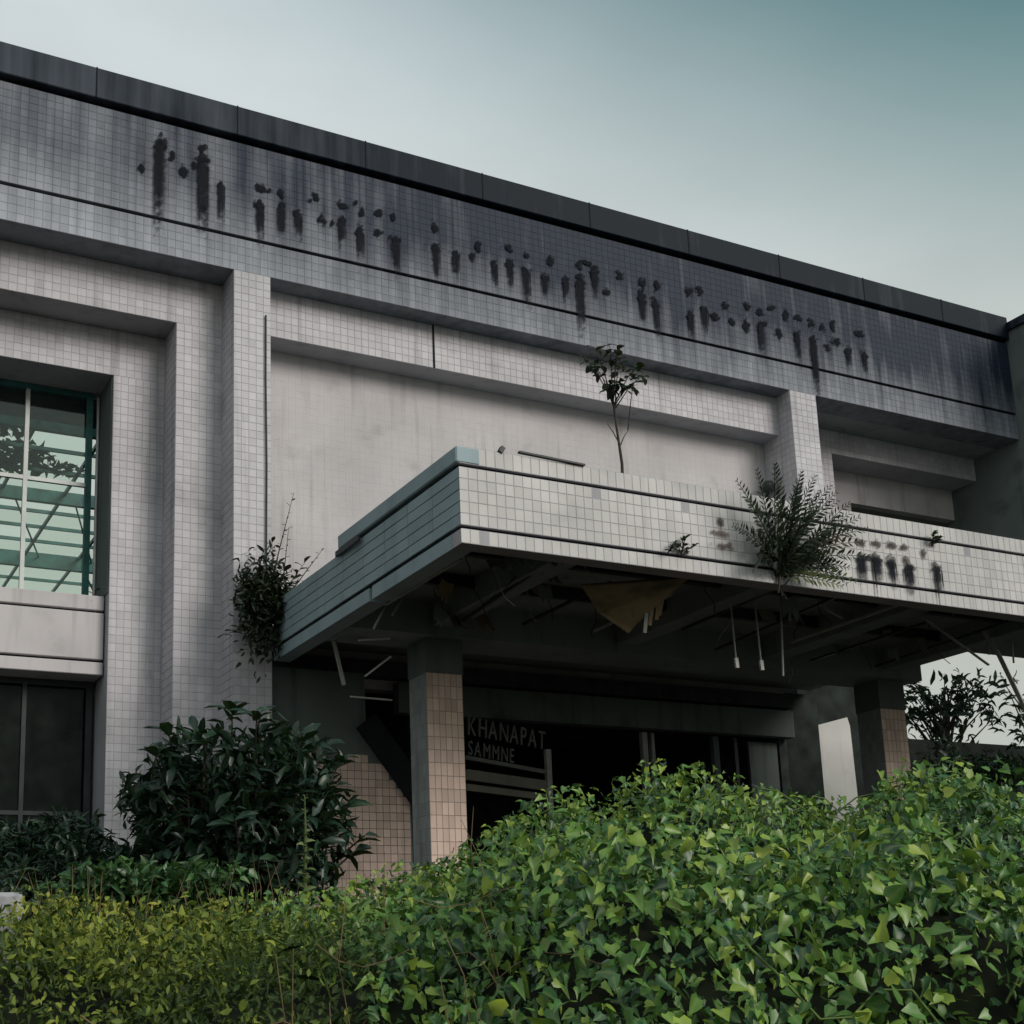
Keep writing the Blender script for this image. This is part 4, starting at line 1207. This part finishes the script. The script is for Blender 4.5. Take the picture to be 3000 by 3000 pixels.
# ------------------------------------------------------------------ shrubs and trees
shrub = thing('broadleaf_shrub', 'large dark glossy broad-leaved shrub in front of the wall pillars', 'shrub', (3.4, 10, G0))
def big_shrub():
    base = Vector((3.35, 10.1, G0))
    heads = []
    tries = 0
    while len(heads) < 46 and tries < 4000:
        tries += 1
        a = random.uniform(0, 6.28); q = random.random() ** .45; b = random.uniform(-1, 1)
        p = Vector((3.38 + .92 * q * math.cos(a) * math.sqrt(1 - b * b * .8), 10 + .75 * q * math.sin(a), 2.98 + .70 * q * b))
        if p.x > 3.95 and p.z > 3.45:
            continue
        if all((p - h).length > .19 for h in heads):
            heads.append(p)
    heads += [Vector(v) for v in ((4.05, 9.8, 3.1), (4.28, 9.8, 2.72), (4.2, 9.8, 2.6), (3.18, 9.7, 3.66), (3.4, 9.7, 3.62), (2.62, 9.8, 3.32), (2.7, 9.8, 3.05), (2.75, 9.9, 3.5))]
    P, D, Nn, S = [], [], [], []
    for h in heads:
        mid = base.lerp(h, .6) + Vector((random.gauss(0, .06), random.gauss(0, .06), .05))
        tube('stem', [base + Vector((random.gauss(0, .1), random.gauss(0, .1), 0)), mid, h], [.022, .013, .006], MT['bark'], shrub, 5)
        ax = (h - base).normalized()
        for k in range(5):
            a = k * 1.257 + random.random() * .6
            s = Vector((math.cos(a), math.sin(a), 0))
            P.append(h - ax * .02 * k); D.append(s * 1.0 + ax * random.uniform(.0, .55)); Nn.append(ax + s * -.3 + Vector((0, -.2, .3))); S.append(random.uniform(.14, .23))
    leaf_objects(arr(P), arr(D), arr(Nn), np.array(S), LANCE_V * np.array((1.25, 1, 1)), MT['shrub'], shrub)
    n = 2600
    a = rng.random(n) * 6.28; q = rng.random(n) ** .4; b = rng.uniform(-1, 1, n)
    p = np.stack([3.38 + .84 * q * np.cos(a) * np.sqrt(1 - b * b * .8), 10.05 + .68 * q * np.sin(a), 2.86 + .68 * q * b], -1)
    p = p[~((p[:, 0] > 3.95) & (p[:, 2] > 3.4))]
    n = len(p)
    d = rng.normal(0, 1, (n, 3)) + norm(p - np.array((3.38, 10, 2.6))) * .8
    leaf_cloud('inner_foliage', p, d, rng.normal(0, .4, (n, 3)) + np.array((0, -.2, .9)), .11 + .09 * rng.random(n), rng.random(n) * .8, MT['shrub'], shrub, LANCE_V * np.array((1.2, 1, 1)))
big_shrub()

def leafy_bush(name, label, cen, rad, n, size, mat, tv=LANCE_V, group=None, cat='shrub', lo=0.0, hi=1.0, z0=G0):
    b = thing(name, label, cat, (cen[0], cen[1], z0), group)
    cen = np.array(cen, float)
    lobes = [(cen + rng.normal(0, .45, 3) * np.array(rad), np.array(rad) * rng.uniform(.35, .6)) for _ in range(9)]
    per = n // 9
    P = []
    for c, r in lobes:
        v = norm(rng.normal(0, 1, (per, 3))) * (rng.random((per, 1)) ** .4)
        P.append(c + v * r)
    p = np.concatenate(P); k = len(p)
    p = p[p[:, 2] > z0 - .3]; k = len(p)
    d = rng.normal(0, 1, (k, 3)) + norm(p - cen) * .7
    leaf_cloud('crown', p, d, rng.normal(0, .45, (k, 3)) + np.array((0, -.2, .85)), size * (.7 + .6 * rng.random(k)), rng.uniform(lo, hi, k), mat, b, tv)
    for c, r in lobes[:6]:
        tube('stem', [(cen[0] + random.gauss(0, .08), cen[1], z0 - .2), ((cen[0] + c[0]) / 2, (cen[1] + c[1]) / 2, (z0 + c[2]) / 2), tuple(c)], [.03, .02, .008], MT['bark'], b, 5)
    return b
leafy_bush('low_shrub', 'low dark shrub against the foot of the dusty ground floor window', (2.2, 11.2, 2.62), (.75, .5, .42), 2600, .10, MT['shrub'], group=None)
leafy_bush('low_shrub', 'dark green undergrowth at the foot of the broad-leaved shrub', (2.55, 9.4, 2.20), (.8, .45, .26), 2200, .07, MT['vine'], HEART_V, lo=0, hi=.4)
leafy_bush('low_shrub', 'dark low bush beneath the shadowed corner of the ground floor window', (1.15, 9.6, 2.20), (.55, .5, .40), 2000, .09, MT['shrub'])
leafy_bush('low_shrub', 'dark rounded bush filling the gap between broad-leaved shrub and window shrub', (2.62, 10.5, 2.42), (.50, .4, .50), 2600, .10, MT['shrub'])
leafy_bush('passage_bush', 'dark blue-green bush in the passage below the retaining wall', (15.8, 13.6, 3.6), (.9, .7, 1.0), 3000, .15, MT['fartree'])
leafy_bush('passage_bush', 'dark blue-green bush beside the far pink column', (17.6, 15.2, 4.1), (.9, .7, .9), 2600, .15, MT['fartree'])
leafy_bush('passage_bush', 'low dark bush between the lit wall patch and the pink column', (15.9, 15.2, 3.7), (.45, .4, .8), 1200, .11, MT['fartree'])

wall_r = box('retaining_wall', 19.75, 40.0, 20.2, 20.6, 1.2, 6.08, MT['moss_shade'], None)
tag(wall_r, 'dark moss-covered retaining wall behind the passage under the bridge', 'wall')
block = box('concrete_planter', -.6, 1.16, 6.5, 7.1, .9, 2.06, MT['grout'], None, bevel=.02)
tag(block, 'weathered pale concrete planter block in the weeds beside the low bush', 'planter')

def passage_tree(name, label, base, crown, rad, n, size):
    t = thing(name, label, 'tree', base)
    b = Vector(base); c = Vector(crown)
    tube('trunk', [b, b.lerp(c, .4) + Vector((.05, 0, 0)), b.lerp(c, .8), c], [.13, .10, .07, .03], MT['bark'], t, 7)
    P, D = [], []
    for k in range(26):
        st = b.lerp(c, random.uniform(.35, .9))
        a = random.uniform(0, 6.28)
        e = c + Vector((math.cos(a) * rad[0] * random.uniform(.5, 1), math.sin(a) * rad[1] * random.uniform(.4, 1), rad[2] * random.uniform(-.7, .9)))
        mid = st.lerp(e, .5) + Vector((0, 0, .15))
        tube('branch', [st, mid, e], [.03, .02, .006], MT['bark'], t, 5)
        for j in range(n // 26):
            q = random.random() ** .6
            p = mid.lerp(e, q) if j % 3 else st.lerp(mid, q)
            P.append(p + Vector((random.gauss(0, .13), random.gauss(0, .13), random.gauss(0, .10))))
            D.append((e - st).normalized() + Vector((random.gauss(0, .6), random.gauss(0, .6), random.gauss(-.3, .4))))
    k = len(P)
    leaf_cloud('crown', arr(P), arr(D), rng.normal(0, .5, (k, 3)) + np.array((0, -.3, .8)), size * (.7 + .6 * rng.random(k)), rng.random(k) * .6, MT['fartree'], t, LANCE_V)
passage_tree('passage_tree', 'dark spreading tree behind the retaining wall at the passage', (22.9, 21.1, 4.2), (23.1, 21.1, 7.3), (1.7, 1.0, .75), 620, .24)
passage_tree('passage_tree', 'dark drooping tree under the far end of the canopy', (20.6, 17.2, 1.8), (21.4, 17.0, 6.0), (1.2, .8, .9), 700, .2)
